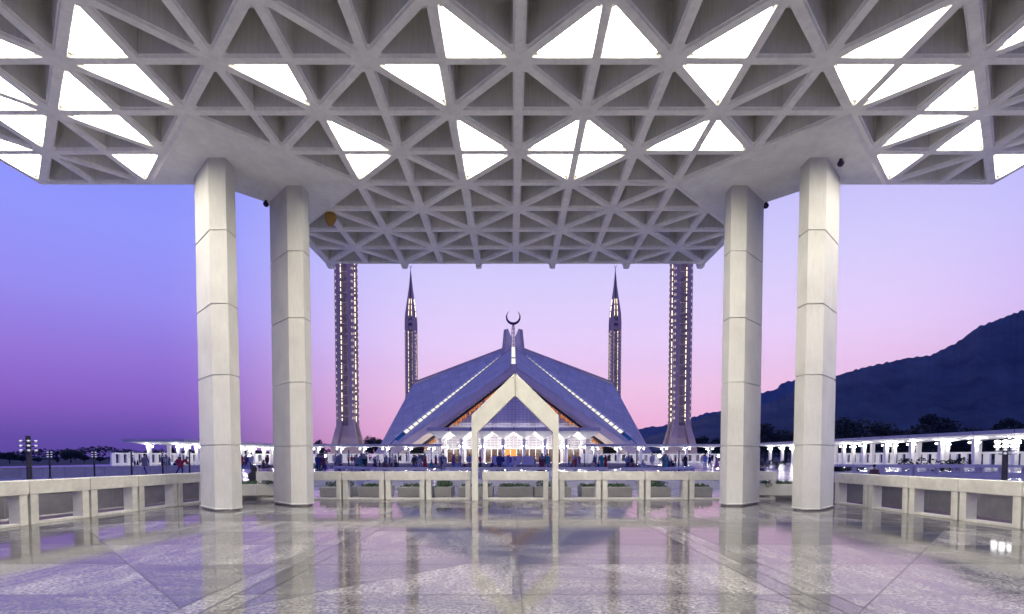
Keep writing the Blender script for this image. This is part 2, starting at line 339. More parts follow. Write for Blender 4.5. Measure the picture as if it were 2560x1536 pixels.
def ridge(name,D,pts,depth,seed,amp):
    rnd=random.Random(seed); xs=[];x=pts[0][0]
    step=5
    n=int((pts[-1][0]-pts[0][0])/step)
    ph=[(rnd.uniform(0,6),rnd.uniform(.02,.5),rnd.uniform(.3,1)) for _ in range(9)]
    mb=MB(); rows=9; verts=[]
    for i in range(n+1):
        px=pts[0][0]+i*step
        for k in range(len(pts)-1):
            if pts[k][0]<=px<=pts[k+1][0]: break
        t=(px-pts[k][0])/(pts[k+1][0]-pts[k][0]); y=pts[k][1]*(1-t)+pts[k+1][1]*t
        h=(1143-y)/1273*D + amp*sum(a*math.sin(px*f+p)/(1+4*f) for p,f,a in ph)*.5+rnd.uniform(-1,1)*amp*.10
        h=max(h,1)
        for r in range(rows):
            s=r/(rows-1)*2   # 0..2, crest at 1
            yy=D-depth*(1-s)
            hh=h*(min(s,2-s)**1.3)
            spur=math.sin(px*.045+s*2.5+seed)*.07+math.sin(px*.11+s*5)*.035
            hh*=1+spur*(1-abs(1-s))*3*abs(1-s)
            if 0<r<rows-1: hh+=rnd.uniform(-1,1)*amp*.3*(0 if r==rows//2 else 1)
            verts.append(((px-1280.6)/1273*yy if r<=rows//2 else (px-1280.6)/1273*D,yy,hh-.6 if r not in(0,rows-1) else -.6))
    f=[]
    for i in range(n):
        for r in range(rows-1):
            a=i*rows+r; f.append((a,a+rows,a+rows+1,a+1))
    mb.add(verts,f); return struct(mb.build(name,M['hill'],smooth=True))
ridge('hills',900,[(1560,1140),(1599,1098),(1655,1081),(1725,1054),(1762,1043),(1801,1032),(1898,1014),(1944,998),(1987,975),(2092,937),(2174,916),(2257,895),(2319,891),(2381,859),(2433,818),(2484,802),(2560,774),(2700,735),(2900,715),(3300,690),(3900,760)],330,3,2.8)
ridge('far_hills',2150,[(1540,1141),(1560,1090),(1587,1077),(1621,1069),(1655,1066),(1700,1052),(1725,1045),(1769,1033),(1801,1029),(1850,1006),(1898,986),(1917,979),(1939,975),(1946,963),(1961,955),(1990,952),(2050,950),(2200,960),(2500,980)],380,5,4.4)

# ============================================================ PAVILION (coffered canopy on eight columns)
A=1.552; CX0=.14; CY0=9.08; ZC=9.5
def LP(i,j): return (CX0+i*A,CY0+j*A)
pav=empty('pavilion',(CX0,CY0-A,0))
tag(pav,'pale concrete open pavilion with a triangular coffered ceiling and lit triangular panels, overhead','pavilion')
def loc(p): return (p[0]-CX0,p[1]-(CY0-A))
lit={(-9,2,0),(-9,3,0),(-8,1,0),(-8,1,1),(-8,2,0),(-7,0,0),(-7,1,1),(-7,2,1),(-7,3,0),(-6,0,1),(-6,1,1),(-4,1,1),(-3,2,0),(-3,3,0),(-2,1,1),(-1,0,0),(-1,2,0),(-1,3,0),(0,0,1),(0,2,1),(0,3,1),(1,0,0),(1,2,0),(1,3,0),(2,0,1),(2,1,1),(2,2,1),(3,2,0),(4,0,1),(4,1,1),(5,1,0),(6,0,0),(6,1,0),(6,2,0),(6,3,1),(7,2,0),(8,3,1)}
rl=random.Random(11)
def ins(tri,d):
    out=[]
    n=len(tri)
    for k in range(n):
        p0=Vector(tri[k-1]);p=Vector(tri[k]);p1=Vector(tri[(k+1)%n])
        e0=(p-p0).normalized();e1=(p1-p).normalized()
        n0=Vector((-e0.y,e0.x));n1=Vector((-e1.y,e1.x))
        # intersection of the two offset lines
        a=p+n0*d;b_=p+n1*d
        den=e0.x*e1.y-e0.y*e1.x
        t=((b_-a).x*e1.y-(b_-a).y*e1.x)/den
        out.append(a+e0*t)
    return out
def trunc(tri,hub,d,c):
    q=ins(tri,d); o=[]; own=[]
    for k in range(3):
        if hub[k]:
            a=q[k]+(q[k-1]-q[k]).normalized()*c; b_=q[k]+(q[(k+1)%3]-q[k]).normalized()*c
            o+=[a,b_]; own+=[k,k]
        else: o.append(q[k]); own.append(k)
    return o,own
grid=MB(); npan=0; cofs=[]
for i in range(-9,9):
    for j in range(-10,8):
        u=i+.5;w=j+1.5
        if not((abs(u)<5 and abs(w)<9) or (abs(w)<5 and abs(u)<9)): continue
        if (i+j)%2: ts=[[(i,j),(i+1,j+1),(i,j+1)],[(i,j),(i+1,j),(i+1,j+1)]]
        else: ts=[[(i,j),(i+1,j),(i,j+1)],[(i+1,j),(i+1,j+1),(i,j+1)]]
        for sd,t in enumerate(ts):
            cu=sum(p[0] for p in t)/3;cv=sum(p[1] for p in t)/3
            if any(abs(cu-sx*5)+abs(cv-vc)<2 for sx in(-1,1) for vc in(4,-6)): continue
            tri=[Vector(loc(LP(*p))) for p in t]; hub=[(p[0]+p[1])%2!=0 for p in t]
            r0,own=trunc(tri,hub,.088,.05); n=len(r0)
            r1,_=trunc(tri,hub,.108,.06); r2,_=trunc(tri,hub,.125,.07); r3,_=trunc(tri,hub,.135,.07)
            V=[(p.x,p.y,ZC) for p in tri]+[(p.x,p.y,ZC) for p in r0]+[(p.x,p.y,ZC+.05) for p in r1]+[(p.x,p.y,ZC+.055) for p in r2]+[(p.x,p.y,ZC+.92) for p in r3]
            F=[];mi=[]
            for k in range(n):
                k2=(k+1)%n
                if own[k]==own[k2]: F.append((own[k],3+k2,3+k))
                else: F.append((own[k],own[k2],3+k2,3+k))
                mi.append(0)
                for ring in range(3):
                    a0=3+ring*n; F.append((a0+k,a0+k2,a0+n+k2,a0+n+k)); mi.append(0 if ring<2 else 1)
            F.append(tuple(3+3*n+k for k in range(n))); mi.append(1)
            o=len(grid.v); grid.v+=V; grid.f+=[tuple(x+o for x in f) for f in F]; grid.m+=mi
            vis=j>=0
            on=(i,j,sd) in lit if vis else rl.random()<.19
            if on and npan<100:
                pm=MB(); rp,_=trunc(tri,hub,.124,.07)
                pm.prism([(p.x,p.y) for p in rp],ZC+.10,ZC+.13); pm.build('light_panel',M['panel_light'],pav); npan+=1
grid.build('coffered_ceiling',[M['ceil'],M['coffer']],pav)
# roof deck above the coffers and the edge beam round the cross shape
a5=5*A;a9=9*A
ch=1.15
outl=[(-a5,a9),(a5,a9),(a5,a5+ch),(a5+ch,a5),(a9,a5),(a9,-a5),(a5+ch,-a5),(a5,-a5-ch),(a5,-a9),(-a5,-a9),(-a5,-a5-ch),(-a5-ch,-a5),(-a9,-a5),(-a9,a5),(-a5-ch,a5),(-a5,a5+ch)]
outl=outl[::-1]
dk=MB(); dk.prism(outl,ZC+.96,ZC+1.25); dk.build('roof_deck',M['slab'],pav)
fb=MB()
inn=ins(outl,.02); ous=ins(outl,-.22); n=len(outl)
V=[]
for q,z in((inn,ZC+.03),(ous,ZC+.10),(ous,ZC+1.4),(inn,ZC+1.4)): V+=[(p.x,p.y,z) for p in q]
F=[(r_*n+k,r_*n+(k+1)%n,((r_+1)%4)*n+(k+1)%n,((r_+1)%4)*n+k) for r_ in range(4) for k in range(n)]
fb.add(V,F); fb.build('edge_beam',M['ceil'],pav)
nb=MB()
for i in(-5,-3,-1,1,3,5):
    x=i*A; 
    for s_ in(1,-1): nb.frus(x,s_*(a9+.16),ZC-.10,ZC+.14,.10,.13,.15,.2)
for j in(-4,-2,0,2,4):
    for s_ in(1,-1): nb.frus(s_*(a9+.12),j*A,ZC-.06,ZC+.14,.16,.09,.2,.14)
nb.build('rib_end',M['ceil'],pav)
for sx in(-1,1):
    for sy in(-1,1):
        P=[(5,3),(7,5),(5+ch/A,5),(5,5+ch/A),(5,7),(3,5)]
        poly=[(sx*p[0]*A,sy*p[1]*A) for p in P]
        if sx*sy<0: poly=poly[::-1]
        m=MB(); q=ins(poly,.07) 
        n=len(poly)
        V=[(p[0],p[1],ZC-.004) for p in poly]+[(p.x,p.y,ZC-.045) for p in q]
        m.add(V,[(k,(k+1)%n,n+(k+1)%n,n+k) for k in range(n)]+[tuple(range(n,2*n))])
        m.build('corner_slab',M['slab'],pav)
        # two columns per slab
        for t_ in(-1,1):
            cx=sx*(a5-t_*-1*.74) ; cy=sy*(a5-t_*.72)
            cx=sx*(a5+t_*.74); cy=sy*(a5-t_*.70)
            ux=Vector((sx,sy)).normalized(); vx_=Vector((-ux.y,ux.x))
            # long axis points outwards along the diagonal (sx,sy)
            hx=[(-1.0,0),(-.68,-.325),(.68,-.325),(1.0,0),(.68,.325),(-.68,.325)]
            def ring(s_): 
                g=[]
                for a_,b_ in hx:
                    L_=a_+(-s_ if a_>0 else s_); w_=b_+(0 if b_==0 else (-s_ if b_>0 else s_))
                    p=ux*L_+vx_*w_; g.append((cx+p.x,cy+p.y))
                return g
            cm=MB(); lv=[]
            js=[1.80,3.70,5.60,7.55]
            zs=[(0,.035,1),(.045,.035,1),(.05,-.012,0),(.075,-.012,0),(.085,0,0)]
            for z in js: zs+=[(z-.025,0,0),(z-.015,.022,0),(z+.015,.022,0),(z+.025,0,0)]
            zs+=[(ZC-.03,0,0)]
            for z,s_,mi in zs:
                tp=.02*(1-z/ZC)*-1
                lv.append(([(x,y,z) for x,y in ring(s_+tp)],mi))
            o=0
            for g,_ in lv: cm.v+=g
            for k in range(len(lv)-1):
                for q_ in range(6):
                    cm.f.append((k*6+q_,k*6+(q_+1)%6,(k+1)*6+(q_+1)%6,(k+1)*6+q_)); cm.m.append(1 if k<2 else 0)
            cm.f.append(tuple(range(5,-1,-1))); cm.m.append(1)
            cm.build('column',[M['col'],M['plinth']],pav)

# things fixed under the canopy
nest=MB()
rn=random.Random(4)
nest.tube([(0,0,.36),(0,0,.30),(.03,0,.2),(.02,0,.08),(0,0,-.02),(-.01,0,-.10)],[.05,.16,.2,.17,.11,.03],12)
nest.v=[(x+rn.uniform(-.012,.012),y+rn.uniform(-.012,.012),z+rn.uniform(-.012,.012)) for x,y,z in nest.v]
o=nest.build('wasp_nest',M['nest'],smooth=True); o.location=(-6.02,17.12,ZC-.30)
tag(o,'brown papery wasp nest hanging from the ceiling ribs beside the inner left column','wasp nest')
def dome(loc_,label):
    e=empty('security_camera',loc_)
    m=MB(); m.tube([(0,0,.12),(0,0,.06)],[.035,.05],10); m.build('mount',M['metal'],e)
    m=MB(); m.ball((0,0,0),.085,12,8); m.build('lens_dome',M['finial'],e,smooth=True); tag(e,label,'camera','cameras under the canopy edge')
dome((-7.66,16.15,ZC-.16),'small black dome camera under the slab beside the inner left column')
dome((8.80,13.95,ZC-.16),'round dark camera under the ceiling beside the outer right column')
dome((7.97,16.30,ZC-.14),'tiny dark camera at the slab edge behind the inner right column')

# ============================================================ BALUSTRADES
def balus(L):
    e=empty('balustrade_section')
    m=MB(); m.box(.008,L-.008,-.15,.15,.67,.975); m.build('top_beam',M['rail'],e,bevel=.012)
    for x0 in(.03,L-.20):
        m=MB(); m.box(x0,x0+.17,-.135,.135,.0,.671); m.build('leg',M['rail'],e,bevel=.008)
    m=MB(); m.box(.20,L-.20,-.12,.12,.0,.055); m.build('sill',M['rail'],e,bevel=.006)
    return e
protos={}
used=set()
def place_bal(x,y,rz,L,label,group='concrete balustrade sections round the pavilion floor',z=0):
    k=round(L,2)
    if k not in protos: protos[k]=balus(L); o=protos[k]
    else: o=copy_tree(protos[k])
    o.location=(x,y,z); o.rotation_euler=(0,0,rz); tag(o,label,'balustrade',group)
YF=17.72
joints=[-1.42,-3.01,-4.41,-5.89,-7.36,-8.86]
for k in range(5):
    x1,x0=joints[k],joints[k+1]
    place_bal(x0,YF,0,1.48,f'{ORD[k]} concrete balustrade section to the left of the arch gate' if k else 'concrete balustrade section touching the left leg of the arch gate') if False else None
def span(x0,x1,label):
    L=x1-x0; e=balus(L); e.location=(x0,YF,0); tag(e,label,'balustrade','concrete balustrade sections round the pavilion floor')
for k in range(4):
    span(joints[k+1],joints[k],['balustrade section ending at the left leg of the arch gate','second balustrade section left of the arch gate','third balustrade section left of the arch gate','balustrade section just right of the inner left column'][k])
span(-8.86,-7.36,'balustrade section between the two left columns, partly behind the inner one')
span(-1.05,1.28,'wide balustrade section standing inside the arch gate')
jr=[1.61,3.10,4.59,6.11,7.60,9.15]
for k in range(4):
    span(jr[k],jr[k+1],['balustrade section starting at the right leg of the arch gate','second balustrade section right of the arch gate','third balustrade section right of the arch gate','balustrade section just left of the inner right column'][k])
span(7.60,9.15,'balustrade section between the two right columns, partly behind the inner one')
def side(x0,y0,x1,y1,start,names,step=1.45):
    d=Vector((x1-x0,y1-y0)); n=len(names); d.normalize()
    rz=math.atan2(d.y,d.x)
    for k in range(n):
        p=Vector((x0,y0))+d*(start+k*step)
        place_bal(p.x,p.y,rz,1.45,names[k])
sL=['far left balustrade section beside the outer left column']+[f'{ORD[k]} left side balustrade section counting towards the viewer from the outer left column' for k in range(1,8)]
side(-10.13,16.86,-11.0,7.4,0.0,sL)
sR=['far right balustrade section beside the outer right column']+[f'{ORD[k]} right side balustrade section counting towards the viewer from the outer right column' for k in range(1,8)]
side(10.42,16.23,10.80,6.5,0.0,sR,1.44)

# ============================================================ ARCH GATE
g=empty('arch_gate',(0,17.28,0)); tag(g,'cream concrete house-shaped arch frame standing at the front balustrade','arch')
gx=.10
for s_,w in((-1,1.46),(1,1.46)):
    k=.022
    P=[(gx+s_*k,4.28),(gx+s_*1.46,2.88),(gx+s_*1.46,0),(gx+s_*1.26,0),(gx+s_*1.27,2.30),(gx+s_*k,3.52)]
    if s_>0: P=P[::-1]
    m=MB(); m.xz(P,-.14,.14); m.build('arch_half',M['gate'],g,bevel=.012)
m=MB(); m.box(gx-.06,gx+.06,-.09,.10,3.50,4.24); m.build('ridge_joint',M['gate'],g)

# ============================================================ PLANTERS
def foliage(m,x0,x1,y0,y1,z,h,n,seed,mi=1,size=.07):
    r=random.Random(seed)
    for _ in range(n):
        c=Vector((r.uniform(x0,x1),r.uniform(y0,y1),z+h*r.random()**1.6))
        d=Vector((r.uniform(-1,1),r.uniform(-1,1),r.uniform(-.2,1))).normalized()*size*r.uniform(.6,1.5)
        w=d.cross(Vector((r.uniform(-1,1),r.uniform(-1,1),r.uniform(-1,1)))).normalized()*size*.35
        m.add([c-d-w*.2,c+w,c+d,c-w],[(0,1,2,3)],mi)
plx=[(-7.1,-6.1),(-5.68,-4.72),(-4.20,-3.10),(-2.87,-2.3),(-1.94,-.78),(-.50,.70),(.89,2.12),(2.62,3.36),(3.50,4.42),(5.10,5.86),(6.66,7.4)]
pn=['leftmost','second from the left','third from the left','narrow one left of the arch','just left of the arch centre','in the middle of the arch','behind the right leg of the arch','narrow one right of the arch','second one right of the arch','third one right of the arch','rightmost']
for k,(x0,x1) in enumerate(plx):
    e=empty('planter',((x0+x1)/2,19.5,0)); w=(x1-x0)/2*1.12
    m=MB(); m.frus(0,0,-.01,.36,w*.97,.62,w,.66)
    m.build('tub',M['planter'],e,bevel=.015)
    m=MB(); foliage(m,-w*.85,w*.85,-.5,.5,.34,.10+.12*((k*7)%3==0),260,k,0); m.build('plants',M['plant'],e)
    tag(e,f'grey concrete planter box behind the front balustrade, {pn[k]}','planter','planters behind the front balustrade')
def bowl(x,y,label,seed,mir=1):
    e=empty('planter_bowl',(x,y,0))
    n=8; m=MB()
    def rg(r,z,sx=1.0): return [(r*sx*math.cos(PI/8+k*PI/4),r*math.sin(PI/8+k*PI/4),z) for k in range(n)]
    prof=[(.72,-.01),(.80,.06),(1.0,.16),(1.06,.55),(.97,.55),(.95,.42)]
    for r_,z in prof: m.v+=rg(r_,z)
    for i in range(len(prof)-1):
        for k in range(n): m.f.append((i*n+k,i*n+(k+1)%n,(i+1)*n+(k+1)%n,(i+1)*n+k)); m.m.append(0)
    m.f.append(tuple(5*n+k for k in range(n))); m.m.append(0)
    m.build('bowl',M['gate'],e,bevel=.01)
    m=MB(); foliage(m,-.8,.8,-.8,.8,.45,.16,900,seed,0,.06); m.build('plants',M['plant'],e)
    tag(e,label,'planter')
bowl(-9.15,18.3,'large octagonal concrete planter bowl with plants between the two left columns',3)
bowl(9.55,18.3,'large octagonal concrete planter bowl with bright plants between the two right columns',5)

# ============================================================ OUTER WALLS, PARAPETS, BASINS
def wall_thing(name,pts,h,th,label,cat,mt,cap=.06,parts=True,joint=2.0):
    e=empty(name,(pts[0][0],pts[0][1],0)); ox,oy=pts[0]
    m=MB();c=MB();jn=MB()
    for (x0,y0),(x1,y1) in zip(pts,pts[1:]):
        p=Vector((x0-ox,y0-oy));q=Vector((x1-ox,y1-oy));d=(q-p).normalized();nn=Vector((-d.y,d.x))*th/2
        m.prism([p-nn,q-nn,q+nn,p+nn],-.01,h-cap)
        n2=nn*1.25; c.prism([p-n2,q-n2,q+n2,p+n2],h-cap,h)
        L=(q-p).length;k=joint
        while k<L:
            w=p+d*k; a=w-nn*1.02; 
            for s_ in(-1,1):
                cc=w+nn*s_*1.0; jn.prism([cc-d*.010-nn*.02,cc+d*.010-nn*.02,cc+d*.010+nn*.02,cc-d*.010+nn*.02],0.02,h-cap-.01)
            k+=joint
    m.build('wall',mt,e); c.build('coping',mt,e); jn.build('joint',M['joint'],e) if jn.v else None
    tag(e,label,cat); return e
wall_thing('boundary_wall',[(-44,24),(-36.5,34.2),(-32.2,41.2),(-29.0,46.2),(-28,52)],.70,.25,'long low grey panelled wall beyond the left balustrade','wall',M['wallc'],joint=1.25)
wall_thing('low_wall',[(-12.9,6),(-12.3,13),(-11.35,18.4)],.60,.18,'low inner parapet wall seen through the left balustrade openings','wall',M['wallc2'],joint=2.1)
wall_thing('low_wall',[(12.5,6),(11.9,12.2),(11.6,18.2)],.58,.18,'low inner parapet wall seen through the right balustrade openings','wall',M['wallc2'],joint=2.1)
m=MB(); m.prism([(-11.9,6),(-11.5,13),(-10.9,18),(-10.6,18),(-10.9,13),(-11.2,6)][::-1],-.01,.02); struct(m.build('planting_bed',M['cloth_dk']))
m=MB(); m.prism([(11.0,6),(10.9,18),(11.3,18),(11.5,13),(11.7,6)],-.01,.02); struct(m.build('planting_bed',M['cloth_dk']))

def openrail(name,pts,h,label,mt,post=1.6,base=.28,top=.16,th=.3,cat='parapet'):
    ox,oy=pts[0]; e=empty(name,(ox,oy,0)); t_=MB();b_=MB();ps=MB()
    for (x0,y0),(x1,y1) in zip(pts,pts[1:]):
        p=Vector((x0-ox,y0-oy));q=Vector((x1-ox,y1-oy));d=(q-p).normalized();nn=Vector((-d.y,d.x))*th/2
        t_.prism([p-nn,q-nn,q+nn,p+nn],h-top,h); n2=nn*.96
        b_.prism([p-n2,q-n2,q+n2,p+n2],-.01,base)
        L=(q-p).length; nk=max(1,round(L/post)); n3=nn*.85
        for k in range(nk+1):
            c=p+d*(L*k/nk); c=c+d*(.09 if k==0 else (-.09 if k==nk else 0)); pm=MB(); pm.prism([c-d*.08-n3,c+d*.08-n3,c+d*.08+n3,c-d*.08+n3],base,h-top); pm.build('post',mt,e)
    t_.build('top_rail',mt,e); b_.build('base',mt,e); tag(e,label,cat,'open parapets round the courtyard stairs and basins'); return e
openrail('open_parapet',[(25.2,40.5),(27.9,35.4),(37.2,36.9)],.86,'lilac open concrete parapet round the stairwell beyond the right balustrade',M['barrier'],post=1.9)
openrail('open_parapet',[(37.2,36.9),(37.5,41),(25.2,40.5)],.86,'far side of the lilac stairwell parapet in front of the shrubs',M['barrier'],post=1.9)
openrail('open_parapet',[(-12.5,36),(-8.5,32),(-5.3,32)],.82,'left blue parapet beyond the front balustrade, ending before the gap',M['barrier2'],post=1.1,base=.05)
openrail('open_parapet',[(-4.2,32),(6.0,32)],.82,'long blue parapet seen straight through the arch gate',M['barrier2'],post=1.1,base=.05)
openrail('open_parapet',[(6.9,32),(9.5,32.3),(12.8,36)],.80,'right blue parapet beyond the front balustrade, beside the lamp posts',M['barrier2'],post=1.1,base=.05)
for x0,x1,y0,y1,lab,h in((-7,-4.4,24.0,26.5,'low blue basin block behind the left planters',.30),(-1.7,2.0,25.4,26.0,'blue basin edge seen through the arch gate',.36),(2.2,6.2,24.0,27.0,'low blue basin block behind the right planters',.32),(-13,-8,26,28,'low blue basin block behind the inner left column',.30),(7.2,10.5,24,26,'low blue basin block near the inner right column',.30),(-3.8,-2.0,25.4,26.0,'short blue basin edge left of the arch gate',.36)):
    e=empty('basin',((x0+x1)/2,(y0+y1)/2,0)); w=(x1-x0)/2;d=(y1-y0)/2
    m=MB(); t=.22
    for bx in((-w,w,-d,-d+t),(-w,w,d-t,d),(-w,-w+t,-d+t,d-t),(w-t,w,-d+t,d-t)): m.box(bx[0],bx[1],bx[2],bx[3],-.01,h)
    m.build('rim',M['barrier2'],e); tag(e,lab,'basin','courtyard basins')
for k,(x0,x1) in enumerate([(-3.6,-1.9),(-1.75,1.55),(1.7,3.6)]):
    e=empty('screen',((x0+x1)/2,88,0)); w=(x1-x0)/2
    m=MB(); m.box(-w,w,-.03,.03,.08,1.55); m.build('panel',M['screen'],e)
    for s_ in(-1,1):
        m=MB(); m.box(s_*w*.8-.04,s_*w*.8+.04,-.25,.25,-.01,.08); m.build('foot',M['metal'],e)
    tag(e,'white fabric screen before the mosque doors, '+['left one','wide middle one','right one'][k],'screen','white screens before the doors')

m=MB(); m.prism([(-44,63),(24,63),(24,110),(-44,110)],-.011,.004); o=m.build('sheet',M['cloth_dk']); tag(o,'dark carpet spread under the crowd before the mosque arcades','sheet')  # flat dark sheet laid over this stretch of courtyard ground
# ============================================================ ARCADES
def arcade(name,ox,oy,rz,n,rows,sp,zt,zb,za,cw,label,back=True,lamps=True,lampm='lamp',lz=3.15,backoff=2.0,stripe=False):
    e=empty(name,(ox,oy,0),rz)
    rf=MB()
    for i in range(n):
        for r in range(rows):
            x0=i*sp;x1=x0+sp;y0=r*sp;y1=y0+sp;cx=(x0+x1)/2;cy=(y0+y1)/2;c=cw*.62
            V=[(x0,y0,zb),(x1,y0,zb),(x1,y1,zb),(x0,y1,zb),(cx-c,cy-c,za),(cx+c,cy-c,za),(cx+c,cy+c,za),(cx-c,cy+c,za)]
            rf.add(V,[(0,1,5,4),(1,2,6,5),(2,3,7,6),(3,0,4,7)])
    W_=n*sp;D_=rows*sp
    rf.build('soffit',M['white'],e)
    t=MB(); t.box(-.06,W_+.06,-.06,D_+.06,zb+.01,zt); t.build('roof',M['fascia'],e)
    jt=MB()
    for i in range(1,n): jt.box(i*sp-.03,i*sp+.03,-.075,-.055,zb+.02,zt-.02)
    jt.build('fascia_joint',M['metal'],e)
    for i in range(n):
        for r in range(rows):
            cx=(i+.5)*sp;cy=(r+.5)*sp
            m=MB(); m.frus(0,0,0,za+.02,cw*.42,cw*.42,cw*.5,cw*.5); c=m.build('column',M['white'],e); c.location=(cx,cy,0)
            if lamps and (r==0 or i%2==0):
                for s_ in(-1,1):
                    m=MB(); m.ball((0,0,0),.10,8,6,0,(1.2,1,.75)); 
                    m.bar((-s_*.1,0,0),(-s_*(.62-cw*.4),0,0),.04,.04,1)
                    l=m.build('lamp',[M[lampm],M['metal']],c); l.location=(s_*.62,-.1,lz)
    if back:
        w=MB();y0=D_+backoff
        w.box(0,W_,y0,y0+.3,-.01,.38); w.box(0,W_,y0,y0+.3,1.85,2.12)
        k=0.0
        while k<W_-.1:
            w.box(k,min(k+.95,W_),y0+.02,y0+.28,.38,1.85); k+=1.72
        w.build('back_wall',M['white'],e)
    tag(e,label,'arcade'); return e
# front arcades (between courtyard and hall), left and right of the tall portico
arcade('arcade',-15.6-9*5.15,112.2,0,9,1,5.15,4.20,3.78,3.42,.56,'bright flat-roofed white arcade in front of the left minaret and hall',backoff=1.5)
arcade('arcade',16.1,112.2,0,7,1,5.15,4.20,3.78,3.42,.56,'bright flat-roofed white arcade in front of the right minaret and hall',backoff=1.5)
# right arcade along the view, two rows of columns
arcade('arcade',52.6,111,-PI/2,20,2,4.8,4.34,3.92,3.55,.50,'long white colonnade on the right with rows of bright lamps',backoff=2.2)
# left arcade
arcade('arcade',-54.2,84.2,PI/2,10,2,5.0,4.36,3.92,3.50,.52,'white colonnade on the far left with an overhanging flat roof end',backoff=2.0)

# ============================================================ PRAYER HALL
HX,HY=.35,171.0
hall=empty('mosque',(HX,HY,0)); tag(hall,'great tent-shaped mosque hall with folded blue-white concrete roof and crescent','mosque')
rot=[Matrix.Rotation(k*PI/2,3,'Z') for k in range(4)]
def RP(k,p): return rot[k]@Vector(p)
AP=(.75,-3.0,37.2); G=(.75,-33.3,25.4); E1=(29.2,-36.4,5.0); K=(32.3,-32.3,5.3)
G2=(0,-33.6,24.0); E2=(24.9,-36.4,5.0)
def uvplane(o,udir,vdir):
    me=o.data; uv=me.uv_layers.new(name='UVMap')
    for lp in me.loops:
        c=me.vertices[lp.vertex_index].co; uv.data[lp.index].uv=(c.dot(udir),c.dot(vdir))
for k in range(4):
    for s_ in(-1,1):
        P=[(s_*AP[0],AP[1],AP[2]),(s_*G[0],G[1],G[2]),(s_*E1[0],E1[1],E1[2]),(s_*K[0],K[1],K[2]),(s_*3.6,-3.6,34.4)]
        P=[RP(k,p) for p in P]
        nrm=(P[1]-P[0]).cross(P[3]-P[0]).normalized()
        if nrm.z>0: nrm=-nrm
        m=MB(); m.plate(P,nrm*.55); o=m.build('roof_facet',M['roofc'],hall)
        ud=(P[1]-P[0]).normalized(); vd=ud.cross(nrm).normalized(); uvplane(o,ud,vd)
        # gable beam (verge) below the facet edge
        B=[(0,-33.5,25.5),(0,-33.9,23.7),(s_*24.9,-36.8,4.6),(s_*33.5,-38.5,-.2),(s_*37.5,-38.0,-.2),(s_*29.4,-36.7,5.2)]
        B=[RP(k,p) for p in B]; off=RP(k,(0,1.2,-.25)); m=MB(); m.plate(B,off); m.build('gable_beam',M['beam'],hall)
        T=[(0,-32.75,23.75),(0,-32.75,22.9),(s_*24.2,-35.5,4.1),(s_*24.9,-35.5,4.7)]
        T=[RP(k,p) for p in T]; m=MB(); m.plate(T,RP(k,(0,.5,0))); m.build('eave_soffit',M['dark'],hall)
        # orange lit lattice teeth under the verge
        if k==0:
            tm=MB(); q=Vector((0,-32.7,22.9)); e_=Vector((s_*24.2,-35.4,4.1))
            for i in range(40):
                f=(i+.5)/40
                if i%7==6: continue
                c=q.lerp(e_,f); h=.5+.4*(i%2); tm=MB(); tm.box(c.x-.17,c.x+.17,-32.62,-32.3,c.z-h,c.z+.1); tm.build('gable_lattice',M['orange'],hall)
    # foot: shell corner down to the ground
    m=MB(); 
    Q=[(32.3,-32.3,6.0),(29.2,-36.4,5.2),(36.9,-38.0,-.2),(38.5,-38.5,-.2),(38.0,-36.9,-.2),(36.4,-29.2,5.2)]
    Q=[RP(k,p) for p in Q]; c_=RP(k,(33,-33,-.2))
    m.add(Q+[c_],[(0,1,2,3),(0,3,4,5),(1,0,6),(0,5,6),(1,6,2),(2,6,4,3),(4,6,5)]); m.build('foot',M['beam'],hall)
    # valley skylight
    a=Vector((3.9,-3.9,34.0)); z_=Vector((31.6,-31.6,5.8)); a=RP(k,a); z_=RP(k,z_)
    d=(z_-a); sd=RP(k,(1,1,0)).normalized(); up=d.normalized().cross(sd).normalized(); 
    if up.z<0: up=-up
    def vs(t,side,lift=0):   # lower edge of the sloping glazing on one side
        return a+d*t+sd*side*(.35+.75*t)+up*(.22+lift)
    def vr(t,lift=0): return a+d*t+up*(.5+.75*t+lift)
    n_=8; m=MB(); 
    m.bar(vr(0),vr(1.0),.36,.34); m.build('skylight_ridge',M['white'],hall)
    for side in(-1,1):
        m=MB(); m.bar(vs(0,side),vs(1,side),.22,.25); m.build('skylight_rail',M['beam'],hall)
        gl=MB(); gl.add([vr(.02,-.05),vs(.02,side,.05),vs(.945,side,.05),vr(.945,-.05)],[(0,1,2,3)]); gl.build('skylight_glazing',M['sky_glass'],hall)
        tl=MB(); tl.add([vr(.945,-.05),vs(.945,side,.05),vs(1.06,side,.0),vr(1.06,-.6)],[(0,1,2,3)]); tl.build('skylight_end',M['teal'],hall)
        np_=24
        for i in range(np_+1):
            t=.03+.915*i/np_; m=MB(); m.bar(vr(t,.06),vs(t,side,.12),.50,.16); m.build('skylight_mullion',M['joint'],hall)
    # ridge skylight slot
    m=MB(); A_=(0,-3.0,37.4);B_=(0,-33.2,26.4)
    P=[RP(k,p) for p in[(-.55,-3,37.25),(.55,-3,37.25),(.55,-33.25,25.95),(-.55,-33.25,25.95)]]; m.add(P,[(0,1,2,3)]); m.build('ridge_glazing',M['sky_glass'],hall)
    m=MB()
    for s_ in(-1,1): m.bar(RP(k,(s_*.72,-3,37.3)),RP(k,(s_*.72,-33.4,25.9)),.3,.6)
    m.bar(RP(k,(-.6,-24,29.7)),RP(k,(.6,-24,29.7)),.3,.3); m.build('ridge_frame',M['beam'],hall)
